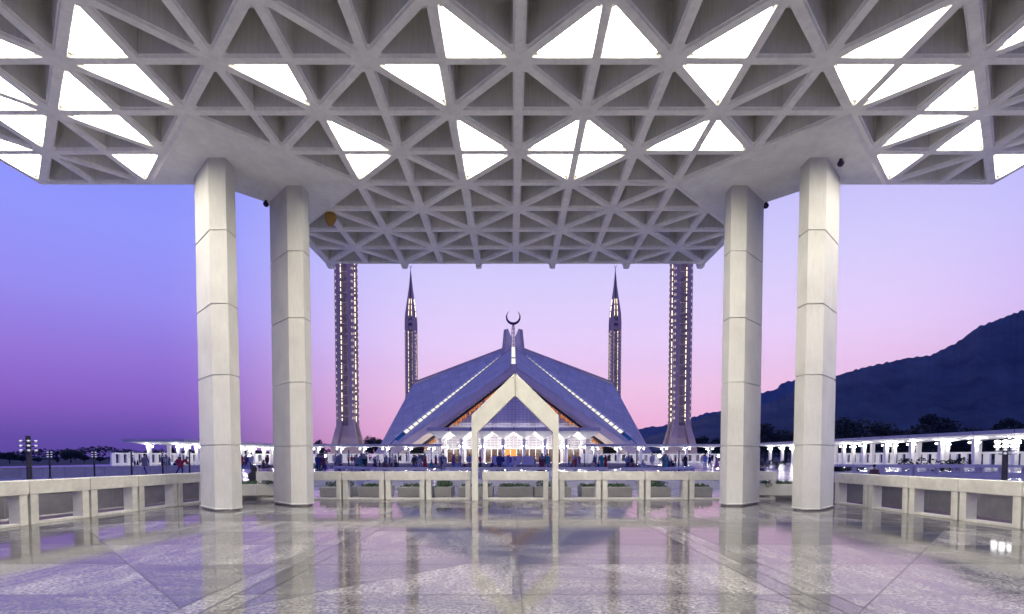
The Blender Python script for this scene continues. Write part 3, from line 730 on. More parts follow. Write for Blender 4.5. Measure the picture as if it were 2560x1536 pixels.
    m=MB(); m.add([RP(k,p) for p in[(-.8,-33.45,25.3),(.8,-33.45,25.3),(.8,-33.9,24.2),(-.8,-33.9,24.2),(-.8,-33.2,26.3),(.8,-33.2,26.3)]],[(0,1,2,3),(4,5,1,0)]); m.build('ridge_cap',M['beam'],hall)
    # twin ridge fins at each corner of the crown
    for s_ in(-1,1):
        m=MB(); P=[(s_*.32,-3.3,36.2),(s_*.32,-3.1,39.8),(s_*1.75,-2.75,43.25),(s_*2.15,-2.75,43.2),(s_*2.7,-3.2,38.5),(s_*3.1,-3.7,34.2)]
        m.plate([RP(k,p) for p in P],RP(k,(0,.55,0))); m.build('crown_fin',M['fin'],hall)
        m=MB(); P=[(s_*3.0,-3.9,34.0),(s_*3.95,-3.6,34.0),(s_*3.05,-3.0,42.8),(s_*2.5,-3.1,43.0)]
        m.plate([RP(k,p) for p in P],RP(k,(0,.65,0))); m.build('crown_fin',M['beam'],hall)
# finial: cage mast and crescent
m=MB()
for z,r in((37.5,.5),(38.6,.55),(39.8,.58),(41.0,.62),(42.4,.58),(43.8,.48),(45.2,.30)):
    m.tube([(r*math.cos(t),r*math.sin(t),z) for t in [2*PI*i/12 for i in range(13)]],.05,5,cap=False)
for t in range(8):
    c,s_=math.cos(t*PI/4),math.sin(t*PI/4); m.tube([(r*c,r*s_,z) for z,r in((37.5,.5),(39.8,.58),(41,.62),(42.4,.58),(43.8,.48),(45.5,.22))],.055,5)
m.tube([(0,0,36),(0,0,45.6)],.12,6)
m.build('finial_mast',M['finmet'],hall)
m=MB(); pts=[];rad=[]
R1=2.45;
vi=[];n=36
for i in range(n+1):
    t=-PI/2+(i/n-.5)*2*R(148)
    ro=R1; o_=Vector((ro*math.cos(t),0,ro*math.sin(t)))
    ri=2.12; cz=.42; # inner circle offset upward
    # thickness tapers to the horns
    f=abs(i/n-.5)*2; w=.80*(1-f**1.7)+.02
    i_=Vector(((ro-w)*math.cos(t),0,(ro-w)*math.sin(t)))
    for p,yy in((o_,-.18),(o_,.18),(i_,.18),(i_,-.18)): m.v.append((p.x,yy*(1-f*.8),p.z+47.6))
for i in range(n):
    for k in range(4): m.f.append((i*4+k,i*4+(k+1)%4,i*4+4+(k+1)%4,i*4+4+k)); m.m.append(0)
m.build('crescent',M['finial'],hall)
# front wall under the gable (tiled), with mullions
fw=MB(); fw.xz([(-24.6,-.1),(24.6,-.1),(24.4,4.2),(0,23.3),(-24.4,4.2)],-31.9,-31.5); fw.build('gable_wall',M['facade'],hall)
mu=MB()
for i in range(-4,5):
    x=i*5.0; top=23.0-abs(x)*.77
    for dx in(-.35,.35): mu.box(x+dx-.09,x+dx+.09,-32.15,-31.88,3.5,top)
mu.build('mullion',M['barrier'],hall)
for k in range(1,4):
    fw=MB(); P=[RP(k,p) for p in[(-24.6,-31.9,-.1),(24.6,-31.9,-.1),(24.4,-31.9,4.2),(0,-31.9,23.3),(-24.4,-31.9,4.2)]]; fw.plate(P,RP(k,(0,.4,0))); fw.build('gable_wall',M['facade'],hall)
# doors
for i in range(-11,12):
    x=i*1.72
    m=MB(); m.box(x-.74,x+.74,-32.10,-31.95,0,3.45); glowing=i in(-1,0); 
    m.build('door',M['door_glow'] if glowing else M['brown'],hall)
    m=MB(); m.box(x+.76,x+.96,-32.4,-31.93,0,3.55); m.build('door_pier',M['white'],hall)
m=MB(); m.box(-20,20,-32.35,-31.93,3.5,3.8); m.build('door_head',M['white'],hall)
# tall entrance portico: folded umbrella canopies on columns
po=MB(); zt,zb,za=8.15,7.35,5.65; sp=5.0; x00=-19.6; y00=-53.5
for i in range(8):
    for r in range(2):
        x0=x00+i*sp-.4;x1=x0+sp;y0=y00+r*9+.0;y1=y0+9;cx=(x0+x1)/2;cy=(y0+y1)/2
        c=.35
        po.add([(x0,y0,zb),(x1,y0,zb),(x1,y1,zb),(x0,y1,zb),(cx-c,cy-c,za),(cx+c,cy-c,za),(cx+c,cy+c,za),(cx-c,cy+c,za)],[(0,1,5,4),(1,2,6,5),(2,3,7,6),(3,0,4,7)])
po.build('portico_soffit',M['white'],hall)
m=MB(); m.box(x00-.4,x00+39.6,y00-.05,y00+18.05,zb+.01,zt); m.build('portico_roof',M['fascia'],hall)
m=MB()
for i in range(1,8): m.box(x00-.4+i*sp-.06,x00-.4+i*sp+.06,y00-.12,y00-.04,zb-.1,zt+.1)
m.build('portico_joint',M['metal'],hall)
for i in range(8):
    for r in range(2):
        cx=x00-.4+(i+.5)*sp;cy=y00+r*9+4.5
        m=MB(); m.frus(0,0,0,za+.02,.26,.26,.36,.36); c=m.build('portico_column',M['white'],hall); c.location=(cx,cy,0)
        for s_ in(-1,1):
            m=MB(); m.ball((0,0,0),.15,8,6); m.bar((-s_*.05,-.1,0),(-s_*.2,-.55,0),.04,.04,1); l=m.build('lamp',[M['lamp_portico'],M['metal']],c); l.location=(s_*.40,.75,3.9)

# ============================================================ MINARETS
def minaret():
    e=empty('minaret')
    w=2.62; H1=56.5; H2=78.2
    pier=1.62
    for sx in(-1,1):
        for sy in(-1,1):
            m=MB(); cx=sx*(w-pier/2);cy=sy*(w-pier/2)
            zs=[(0,4.35,2.1),(4.6,3.80,1.9),(9.2,w,pier),(H1,w,pier),(60,2.42,1.5),(63,2.0,1.28),(67,1.38,.9),(71.5,.74,.5),(H2,.12,.10)]
            for z,o_,p_ in zs:
                a,b_=o_-p_,o_
                m.v+=[(sx*a,sy*a,z),(sx*b_,sy*a,z),(sx*b_,sy*b_,z),(sx*a,sy*b_,z)]
            for i in range(len(zs)-1):
                for k in range(4): m.f.append((i*4+k,i*4+(k+1)%4,i*4+4+(k+1)%4,i*4+4+k)); m.m.append(0)
            m.build('corner_pier',M['tower'],e)
    for k in range(4):
        rm=Matrix.Rotation(k*PI/2,3,'Z')
        m=MB(); zs=[(0,3.9,1.3,1),(9.2,2.2,.72,0)]; z=11.5
        while z<H1-1: zs+=[(z,2.2,.72,2),(z+.14,2.2,.72,0)]; z+=2.55
        zs+=[(H1,2.2,.72,0),(63,1.75,.50,0),(71.5,.62,.2,0),(H2-3,.3,.1,0)]
        for z,o_,h_,_ in zs: m.v+= [tuple(rm@Vector(p)) for p in((-h_*1.6,-o_+.35,z),(h_*1.6,-o_+.35,z))]
        for i in range(len(zs)-1): m.f.append((i*2,i*2+1,i*2+3,i*2+2)); m.m.append(zs[i][3])
        m.build('panel',[M['tower_panel'],M['tower'],M['beam']],e)
        for s_ in(-1,1):
            m=MB(); z=10.4; r=random.Random(5+k*3+s_); zz=[10.4]; mi=[]
            while z<H1-4:
                h=r.choice((.35,.6,.9,1.3)); gp=r.choice((.35,.5,.8)); zz+=[z+h,z+h+gp]; mi+=[0,1]; z+=h+gp
            hw=.042
            for q in zz: m.v+=[tuple(rm@Vector(p)) for p in((s_*.95-hw,-2.24-hw,q),(s_*.95+hw,-2.24-hw,q),(s_*.95+hw,-2.24+hw,q),(s_*.95-hw,-2.24+hw,q))]
            for i in range(len(zz)-1):
                for c in range(4): m.f.append((i*4+c,i*4+(c+1)%4,i*4+4+(c+1)%4,i*4+4+c)); m.m.append(mi[i])
            m.build('light_strip',[M['bar'],M['metal']],e)
            m=MB(); zz=[10.8]; mi=[]; z=10.8
            while z<H1-3: zz+=[z+.55,z+1.6]; mi+=[0,1]; z+=1.6
            for i_,q in enumerate(zz):
                g=.05 if (i_%2==0) else .015; m.v+=[tuple(rm@Vector(p)) for p in((s_*2.32-g,-2.62-.06,q),(s_*2.32+g,-2.62-.06,q),(s_*2.32+g,-2.60,q),(s_*2.32-g,-2.60,q))]
            for i in range(len(zz)-1):
                for c in range(4): m.f.append((i*4+c,i*4+(c+1)%4,i*4+4+(c+1)%4,i*4+4+c)); m.m.append(mi[i])
            m.build('edge_light',[M['bar_dim'],M['tower']],e)
            m=MB(); ks=[(59.2,.78,2.2),(61.2,.68,2.02),(61.7,.66,1.96),(63.6,.60,1.78),(64.1,.57,1.72),(66.2,.44,1.42)]
            for q,x_,y_ in ks: m.v+=[tuple(rm@Vector(p)) for p in((s_*x_-hw,-y_-.16,q),(s_*x_+hw,-y_-.16,q),(s_*x_+hw,-y_,q),(s_*x_-hw,-y_,q))]
            for i in range(len(ks)-1):
                for c in range(4): m.f.append((i*4+c,i*4+(c+1)%4,i*4+4+(c+1)%4,i*4+4+c)); m.m.append(i%2)
            m.build('light_strip',[M['bar'],M['metal']],e)
        m=MB(); P=[(-.9,-2.5,H1-3),(.9,-2.5,H1-3),(.9,-2.0,H1-3),(-.9,-2.0,H1-3)]
        V=[rm@Vector(p) for p in P]+[rm@Vector((p[0],p[1],p[2]+1.2)) for p in P]; m.add(V,[(0,1,2,3),(4,5,6,7),(0,1,5,4),(1,2,6,5),(2,3,7,6),(3,0,4,7)])
        m.build('balcony',M['tower'],e); m=MB()
        V=[rm@Vector((p[0],p[1],p[2]+2.6)) for p in P]+[rm@Vector((p[0],p[1],p[2]+3.6)) for p in P]; m.add(V,[(0,1,2,3),(4,5,6,7),(0,1,5,4),(1,2,6,5),(2,3,7,6),(3,0,4,7)])
        m.build('balcony_hood',M['tower'],e)
    m=MB(); m.tube([(0,0,H2-4),(0,0,H2),(0,0,H2+.8)],[.34,.16,.08],8); m.ball((0,0,H2+1.0),.22); 
    m.tube([(.55*math.cos(t),0,H2+1.75+.55*math.sin(t)) for t in [R(a_) for a_ in range(-215,36,15)]],.09,5); m.build('finial',M['finial'],e)
    return e
mn=minaret(); mn.location=(HX-42.0,129.5,0); mn.scale=(.845,.845,1); tag(mn,'near left minaret, tall shaft with strips of warm lights, top hidden by the canopy','minaret','minarets at the corners of the hall')
for x,y,lb in((HX+42.0,129.5,'near right minaret, tall shaft with strips of warm lights, top hidden by the canopy'),(HX-42.2,213,'far left minaret with its pencil-shaped spire seen whole'),(HX+42.2,213,'far right minaret with its pencil-shaped spire seen whole')):
    c=copy_tree(mn); c.location=(x,y,0); tag(c,lb,'minaret','minarets at the corners of the hall')

# ============================================================ LAMP POSTS
def lamp_post(lit_):
    e=empty('lamp_post')
    m=MB(); m.tube([(0,0,-.01),(0,0,.05),(0,0,.06),(0,0,2.04)],[.11,.11,.058,.05],10); m.build('post',M['metal'],e)
    rr=.135; tiers=(1.50,1.66,1.82) if lit_==0 else (1.44,1.56,1.70,1.86)
    for ti,z in enumerate(tiers):
        fr=MB()
        for k in range(4):
            t=k*PI/2+PI/4; c,s_=math.cos(t),math.sin(t)
            fr.bar((.02*c,.02*s_,z),(rr*c,rr*s_,z+.02),.02,.02)
            fr.tube([(rr*c+.058*math.cos(a_),rr*s_+.058*math.sin(a_),z+.03) for a_ in [2*PI*i/10 for i in range(11)]],.009,4,cap=False)
        fr.build('lamp_arm',M['metal'],e)
        on=lit_==1 and ti>=2
        for k in range(4):
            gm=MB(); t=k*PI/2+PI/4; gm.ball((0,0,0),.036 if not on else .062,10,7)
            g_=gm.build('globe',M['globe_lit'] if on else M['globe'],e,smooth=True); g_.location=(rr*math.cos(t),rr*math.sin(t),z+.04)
    return e
lpA=lamp_post(0); lpA.location=(-18.5,19.5,0); lpA.scale=(1.55,1.55,1.12)
GL='lamp posts standing in the courtyard'
tag(lpA,'nearest dark lamp post with ring globes given a faint glow, beyond the left balustrade','lamp post',GL)
spots=[(124.6,34,'second dark lamp post from the left before the low grey wall'),(236,35,'dark lamp post before the middle of the low grey wall'),(329,35,'dark lamp post below the far left end of the white colonnade roof'),(407,36,'dark lamp post left of the leaning person in red'),(474,37,'dark lamp post just left of the outer left column'),
 (872,37,'dark lamp post in front of the left minaret base'),(917,50,'small dark lamp post right of the left minaret base'),(975,35,'dark lamp post beside the left end of the blue parapets'),(996,62,'thin distant lamp post left of the arch gate beside the tall one'),(1104,62,'distant lamp post below the left end of the tall portico'),
 (1461,62,'thin lamp post before the right end of the tall portico'),(1570,60,'thin lamp post in front of the hall\'s right corner'),(1592,42,'dark lamp post before the right blue parapet'),(1697,38,'dark lamp post in front of the right minaret base')]
for px,Y,lb in spots:
    c=copy_tree(lpA); s_=.95; c.location=((px-1280.6)/1273*Y,Y,0); c.scale=(s_,s_,s_ if Y<45 else 1.0); c.rotation_euler=(0,0,Y); tag(c,lb,'lamp post',GL)
lpB=lamp_post(1); lpB.location=(19.35,20.0,0); lpB.scale=(1.7,1.7,1.09); tag(lpB,'near lamp post with four blazing white globes beyond the right balustrade','lamp post',GL)
# tall floodlights
def flood(px,y,Y,lb,first=[None]):
    if first[0] is None:
        e=empty('floodlight'); m=MB(); m.tube([(0,0,0),(0,0,1.4)],.05,8); m.build('pole',M['metal'],e)
        m=MB(); m.ball((0,-.1,1.55),.24,10,8); m.build('lamp_head',M['flood'],e); first[0]=e
    else: e=copy_tree(first[0])
    e.location=((px-1280.6)/1273*Y,Y,0); tag(e,lb,'floodlight','floodlights in the courtyard')
flood(626,1143,96,'dazzling white floodlight between the two left columns')
flood(813,1143,100,'dazzling white floodlight left of the left minaret base')
flood(1648,1146,96,'dazzling white floodlight left of the right minaret base')
flood(1794,1143,96,'dazzling white floodlight beside the inner right column')

# ============================================================ TREES
def tree_mesh(seed,h,w,conic=False):
    r=random.Random(seed); tr=MB()
    tr.tube([(0,0,0),(.1,0,h*.25),(0,.1,h*.55),(0,0,h*.8)],[h*.035,h*.028,h*.018,h*.006],7)
    for k in range(6):
        t=r.uniform(0,6.28); z=h*r.uniform(.3,.55); L=w*.4; tr.tube([(0,0,z),(L*.5*math.cos(t),L*.5*math.sin(t),z+h*.1),(L*math.cos(t),L*math.sin(t),z+h*.22)],[h*.014,h*.009,h*.004],5)
    cr=MB(); cl=[]
    for k in range(34 if not conic else 40):
        if conic:
            z=r.uniform(.12,1); rad=w*.5*(1-z)**.8; t=r.uniform(0,6.28); q=rad*r.random()**.5; cl.append((q*math.cos(t),q*math.sin(t),h*(.1+z*.88),h*.06+w*.09*(1-z)))
        else:
            t=r.uniform(0,6.28); z=r.uniform(-.9,1); q=math.sqrt(max(0,1-z*z))*r.uniform(.4,1)*w*.42
            cl.append((q*math.cos(t),q*math.sin(t),h*(.64+.27*z),w*r.uniform(.10,.19)))
    for cx,cy,cz,cr_ in cl:
        for _ in range(120):
            d=Vector((r.gauss(0,1),r.gauss(0,1),r.gauss(0,1))).normalized()*cr_*r.uniform(.55,1.12); c=Vector((cx,cy,cz))+d*Vector((1,1,.8)).x
            a=Vector((r.uniform(-1,1),r.uniform(-1,1),r.uniform(-.6,.6))).normalized()*h*.036; b_=a.cross(Vector((r.uniform(-1,1),r.uniform(-1,1),1))).normalized()*h*.022
            cr.add([c-a,c+b_,c+a,c-b_],[(0,1,2,3)])
    return tr,cr
TP=[]
for k,(h,w,cn) in enumerate([(10,9,0),(10,7.5,0),(10,11,0),(10,4.2,1)]):
    tr,cr=tree_mesh(20+k,h,w,cn); e=empty('tree'); tr.build('trunk',M['trunk'],e); cr.build('crown',M['leaf2'] if k==2 else M['leaf'],e); e['u']=0; TP.append(e)
firsts=set()
def tree(k,px,top,Y,lb,wide=1.0,x=None):
    h=1.5+(1143-top)*Y/1273+.6
    o=TP[k] if k not in firsts else copy_tree(TP[k]); firsts.add(k)
    if 'u' in o: del o['u']
    s_=h/10.0; o.location=((px-1280.6)/1273*Y,Y,-.6); o.scale=(s_*wide,s_*wide,s_); o.rotation_euler=(0,0,px*.7); tag(o,lb,'tree','dark trees round the courtyard')
tl=[(0,-20,1128,150,1.5,'dark bushy tree at the left edge beyond the grey wall'),(1,25,1133,150,1.6,'dark tree just left of the nearest lamp post'),(0,58,1140,160,1.6,'low dark tree behind the nearest lamp post'),(2,95,1146,160,1.6,'low dark tree between the two leftmost lamp posts'),(3,143,1131,150,.8,'slim pointed cypress beside the second lamp post'),(2,178,1126,165,1.5,'large rounded dark tree left of the third lamp post'),(1,212,1139,165,1.4,'dark tree right behind the large rounded one on the left'),(0,250,1144,170,1.7,'low dark tree right of the third lamp post'),(1,282,1141,170,1.5,'low dark tree left of the white colonnade'),(0,310,1132,165,1.5,'dark tree at the left end of the white colonnade'),
 (3,370,1131,190,1.4,'pointed dark tree left of the first colonnade column'),(3,388,1130,190,1.4,'pointed dark tree behind the first colonnade column'),(0,405,1132,190,1.5,'round dark tree between colonnade columns on the left'),(3,430,1122,190,1.6,'tallest pointed dark tree seen through the left colonnade'),(1,455,1131,190,1.5,'round dark tree seen through the left colonnade'),(1,475,1127,190,1.5,'dark tree beside the outer left column'),
 (0,600,1128,190,1.4,'dark tree seen between the two left columns'),(1,640,1128,200,1.8,'wide dark tree behind the colonnade between the left columns'),
 (2,932,1096,240,1.0,'dark rounded tree between the left minaret and the hall roof'),(0,800,1104,240,.7,'small dark treetop left of the left minaret'),(3,1004,1112,250,.6,'small dark treetop at the left foot of the hall'),
 (1,1755,1094,190,1.2,'dark tree right of the right minaret at the hill foot'),(0,1790,1100,190,1.4,'dark tree left of the inner right column'),(0,1912,1066,150,1.15,'broad dark tree between the two right columns'),(2,1965,1082,150,1.1,'lower dark tree between the two right columns'),(1,1880,1085,160,1.2,'dark tree just right of the inner right column'),
 (0,2105,1052,130,1.0,'tall dark tree just right of the outer right column'),(2,2180,1058,135,1.0,'broad olive tree above the right colonnade roof'),(1,2240,1084,135,1.2,'low dark tree above the right colonnade between the two big crowns'),(1,2325,1040,130,.95,'tallest dark tree above the right colonnade roof'),(0,2370,1058,130,1.0,'dark tree right of the tallest one above the colonnade'),(2,2290,1070,128,1.1,'dark tree left of the tallest one above the colonnade'),(0,2425,1078,125,1.3,'low dark tree above the colonnade towards the right edge'),(1,2515,1050,125,.9,'dark tree near the right edge above the colonnade'),(2,2570,1062,120,1.1,'dark tree at the right edge of the view'),
 (0,2150,1085,125,1.2,'dark tree filling the gap beside the outer right column'),(1,2460,1090,120,1.5,'lowest dark tree behind the right colonnade lamps'),(2,2060,1070,135,1.1,'dark tree hidden behind the outer right column')]
for k,px,top,Y,wd,lb in tl: tree(k,px,top,Y,lb,wd)
wd=MB(); rw=random.Random(77)
for x in range(-420,520,3):
    hh=4.4+1.3*math.sin(x*.05)+.9*math.sin(x*.17+1)+rw.uniform(-.6,.9)
    for _ in range(46):
        c=Vector((x+rw.uniform(-2.5,2.5),270+rw.uniform(-5,5),-.6+(hh+.6)*rw.random()**.6)); a=Vector((rw.uniform(-1,1),rw.uniform(-1,1),rw.uniform(-.6,.6))).normalized()*.75; b_=a.cross(Vector((rw.uniform(-1,1),rw.uniform(-1,1),1))).normalized()*.55
        wd.add([c-a,c+b_,c+a,c-b_],[(0,1,2,3)])
o=wd.build('distant_wood',M['leaf']); tag(o,'dark distant wood along the horizon beyond the courtyard walls','wood'); o['kind']='stuff'
def shrub(x,y,w,h,lb,seed):
    e=empty('shrub',(x,y,0)); m=MB(); r=random.Random(seed)
    for k in range(16):
        cx,cy,cz=r.uniform(-w,w)*.5,r.uniform(-.5,.5),h*r.uniform(.25,.8)
        for _ in range(60):
            d=Vector((r.gauss(0,1),r.gauss(0,1),r.gauss(0,1))).normalized()*h*.28; c=Vector((cx,cy,cz))+d
            a=Vector((r.uniform(-1,1),r.uniform(-1,1),r.uniform(-.6,.6))).normalized()*.13; b_=a.cross(Vector((r.random(),r.random(),1))).normalized()*.06
            m.add([c-a,c+b_,c+a,c-b_],[(0,1,2,3)])
    m.build('leaves',M['leaf2'],e); s_=MB()
    for k in range(5): s_.tube([(r.uniform(-w,w)*.3,0,-.01),(r.uniform(-w,w)*.4,0,h*.5)],[.03,.015],5)
    s_.build('stem',M['trunk'],e); tag(e,lb,'shrub')
shrub(36.5,44,5.5,1.35,'dark leafy shrub behind the right stairwell parapet',1)
shrub(30.0,46,3.0,.7,'low dark shrub behind the left part of the stairwell parapet',2)
shrub(33.0,66,4.5,1.0,'dark shrub in the courtyard between the two right columns',3)

# ============================================================ PEOPLE
def skin_person(pose,girth=1.0,dress=False):
    V=[];E=[];Rr=[]
    def v(p,r,par=None):
        V.append(Vector(p));Rr.append(r if isinstance(r,tuple) else (r,r));i=len(V)-1
        if par is not None: E.append((par,i))
        return i
    J=pose
    pel=v(J['pel'],(.155*girth,.115*girth)); 
    wa=v(J['waist'],(.135*girth,.10*girth),pel); che=v(J['chest'],(.165*girth,.115*girth),wa); ne=v(J['neck'],(.06,.06),che)
    chin=v(J['chin'],(.062,.075),ne); hd=v(J['head'],(.082,.098),chin); tp=v(J['top'],(.06,.07),hd)
    nose=v(J['nose'],(.018,.018),hd)
    for s_ in('L','R'):
        sh=v(J['sh'+s_],.058*girth,che); el=v(J['el'+s_],.045*girth,sh); wr=v(J['wr'+s_],.030,el); pm=v(J['pa'+s_],(.040,.020),wr)
        d=(Vector(J['pa'+s_])-Vector(J['wr'+s_])).normalized(); sd=Vector((1 if s_=='R' else -1,0,0)); fd=Vector((0,-1,0)) if abs(d.y)<.7 else Vector((0,0,1))
        p=Vector(J['pa'+s_])
        for k,L in enumerate((.075,.085,.08,.062)):
            a=p+fd*(.027-.018*k)+d*.035; b1=v(a,.010,pm); b2=v(a+d*L*.5,.009,b1); v(a+d*L-sd*.022,.008,b2)
        a=p+fd*.035-d*.02; b1=v(a,.011,pm); v(a+fd*.02+d*.035,.010,b1)
        hp=v(J['hip'+s_],.085*girth,pel); kn=v(J['kn'+s_],.062,hp); an=v(J['an'+s_],.042,kn); v(J['to'+s_],(.042,.028),an)
    bm=bmesh.new(); lay=bm.verts.layers.skin.verify(); vs=[bm.verts.new(p) for p in V]
    for a,b_ in E: bm.edges.new((vs[a],vs[b_]))
    for i,q in enumerate(vs): q[lay].radius=Rr[i]; q[lay].use_root=(i==0)
    me=bpy.data.meshes.new('tmp'); bm.to_mesh(me); bm.free()
    o=bpy.data.objects.new('tmp',me); sc.collection.objects.link(o)
    o.modifiers.new('s','SKIN'); sb=o.modifiers.new('d','SUBSURF'); sb.levels=1; sb.render_levels=1
    dg=bpy.context.evaluated_depsgraph_get(); out=bpy.data.meshes.new_from_object(o.evaluated_get(dg)); bpy.data.objects.remove(o); bpy.data.meshes.remove(me)
    out.polygons.foreach_set('use_smooth',[True]*len(out.polygons)); return out
STAND=dict(pel=(0,0,.93),waist=(0,0,1.08),chest=(0,0,1.30),neck=(0,.0,1.47),chin=(0,-.01,1.54),head=(0,0,1.62),top=(0,.01,1.70),nose=(0,-.105,1.60),
 shL=(-.19,0,1.40),elL=(-.25,.02,1.13),wrL=(-.25,-.06,.89),paL=(-.25,-.08,.82),shR=(.19,0,1.40),elR=(.25,.02,1.13),wrR=(.25,-.06,.89),paR=(.25,-.08,.82),
 hipL=(-.09,0,.86),knL=(-.10,-.02,.48),anL=(-.10,.02,.07),toL=(-.11,-.16,.03),hipR=(.09,0,.86),knR=(.10,-.02,.48),anR=(.10,.02,.07),toR=(.11,-.16,.03))
WALK=dict(STAND); WALK.update(knL=(-.09,-.18,.50),anL=(-.09,-.26,.09),toL=(-.09,-.42,.06),knR=(.09,.10,.49),anR=(.09,.34,.13),toR=(.09,.22,.03),elL=(-.25,.10,1.14),wrL=(-.24,.12,.90),paL=(-.24,.11,.83),elR=(.25,-.04,1.14),wrR=(.22,-.22,.98),paR=(.21,-.27,.93))
SIT=dict(pel=(0,0,.14),waist=(0,0,.30),chest=(0,-.05,.52),neck=(0,-.08,.69),chin=(0,-.10,.76),head=(0,-.10,.84),top=(0,-.09,.92),nose=(0,-.205,.82),
 shL=(-.19,-.05,.62),elL=(-.27,-.12,.38),wrL=(-.17,-.33,.30),paL=(-.12,-.38,.28),shR=(.19,-.05,.62),elR=(.27,-.12,.38),wrR=(.17,-.33,.30),paR=(.12,-.38,.28),
 hipL=(-.10,-.04,.13),knL=(-.30,-.36,.20),anL=(-.02,-.42,.07),toL=(.12,-.46,.04),hipR=(.10,-.04,.13),knR=(.30,-.36,.20),anR=(.05,-.50,.07),toR=(-.12,-.52,.04))
LEAN=dict(pel=(0,0,.92),waist=(0,-.10,1.04),chest=(0,-.26,1.18),neck=(0,-.38,1.30),chin=(0,-.44,1.33),head=(0,-.48,1.40),top=(0,-.49,1.48),nose=(0,-.57,1.37),
 shL=(-.19,-.30,1.26),elL=(-.25,-.42,1.02),wrL=(-.18,-.56,.86),paL=(-.17,-.60,.80),shR=(.19,-.30,1.26),elR=(.25,-.42,1.02),wrR=(.18,-.56,.86),paR=(.17,-.60,.80),
 hipL=(-.09,.02,.86),knL=(-.12,-.14,.50),anL=(-.12,-.10,.07),toL=(-.12,-.28,.03),hipR=(.09,.02,.86),knR=(.14,.18,.50),anR=(.14,.42,.09),toR=(.14,.28,.03))
meshes={k:skin_person(p,g_) for k,p,g_ in(('stand',STAND,1),('walk',WALK,1),('sit',SIT,1),('lean',LEAN,1))}
M['skin']=mat('skin',(.30,.17,.11),.55); M['hair']=mat('black_hair',(.012,.010,.012),.6)
clothm={}
CL={'white':(.62,.61,.60),'black':(.015,.015,.02),'red':(.42,.03,.05),'navy':(.03,.04,.16),'maroon':(.16,.03,.06),'teal':(.03,.30,.28),'purple':(.16,.08,.30),'grey':(.22,.22,.24),'brown':(.14,.08,.05),'pink':(.55,.25,.32),'sky blue':(.22,.34,.60),'cream':(.60,.52,.38)}
for k,c in CL.items(): clothm[k]=mat('cloth_'+k.replace(' ','_'),tuple(v*.75 for v in c),.85)
def tunic_mesh(pose,long):
    P=[Vector(pose['neck']),Vector(pose['chest']),Vector(pose['waist']),Vector(pose['pel'])]
    m=MB(); n=12
    rows=[]
    def ringat(c,a,b_): rows.append([(c.x+a*math.cos(2*PI*k/n),c.y+b_*math.sin(2*PI*k/n),c.z) for k in range(n)])
    sit=pose is SIT
    top=P[0].lerp(P[1],.25); ringat(top,.10,.085); ringat(P[0].lerp(P[1],.45),.215,.135); ringat(P[1],.215,.15); ringat(P[2],.185,.15); ringat(P[3],.215,.18)
    if not sit:
        b_=P[3]+Vector((0,0,-.25 if long<1 else -.45)); ringat(b_,.235,.21)
        if long>=1: ringat(P[3]+Vector((0,0,-.84)),.27,.25)
    else:
        ringat(Vector((0,-.16,.22)),.34,.34); ringat(Vector((0,-.18,.02)),.38,.40)
    for r_ in rows: m.v+=r_
    for i in range(len(rows)-1):
        for k in range(n): m.f.append((i*n+k,i*n+(k+1)%n,(i+1)*n+(k+1)%n,(i+1)*n+k)); m.m.append(0)
    # sleeves
    for s_ in('L','R'): m.tube([pose['sh'+s_],pose['el'+s_],Vector(pose['el'+s_]).lerp(Vector(pose['wr'+s_]),.85)],[.078,.062,.05],8)
    return m
def veil_mesh(pose,long):
    m=MB(); h=Vector(pose['head']); n=12; rows=[(h+Vector((0,.01,.12)),.03,.03),(h+Vector((0,.02,.09)),.09,.10),(h+Vector((0,.03,0)),.115,.125),(h+Vector((0,.03,-.12)),.11,.12),(Vector(pose['chest'])+Vector((0,.02,.12)),.24,.17),(Vector(pose['chest'])+Vector((0,.02,-.12)),.26,.20)]
    for c,a,b_ in rows: m.v+=[(c.x+a*math.cos(2*PI*k/n),c.y+b_*math.sin(2*PI*k/n),c.z) for k in range(n)]
    for i in range(len(rows)-1):
        for k in range(n):
            if i in(1,2) and k in(8,9): continue
            m.f.append((i*n+k,i*n+(k+1)%n,(i+1)*n+(k+1)%n,(i+1)*n+k)); m.m.append(0)
    return m
def hair_mesh(pose):
    m=MB(); h=Vector(pose['head'])+Vector((0,.015,.025)); m.ball(h,.108,12,8,0,(.88,1.0,1.02)); 
    # keep the face clear: drop the faces in front and below
    keep=[];
    for f in m.f:
        c=sum((Vector(m.v[i]) for i in f),Vector())/len(f)-h
        if c.y<-.045 and c.z<.055: continue
        if c.z<-.06: continue
        keep.append(f)
    m.f=keep; m.m=[0]*len(keep); return m
POSE={'stand':STAND,'walk':WALK,'sit':SIT,'lean':LEAN}
protoP={}
def face_parts(pose): pass
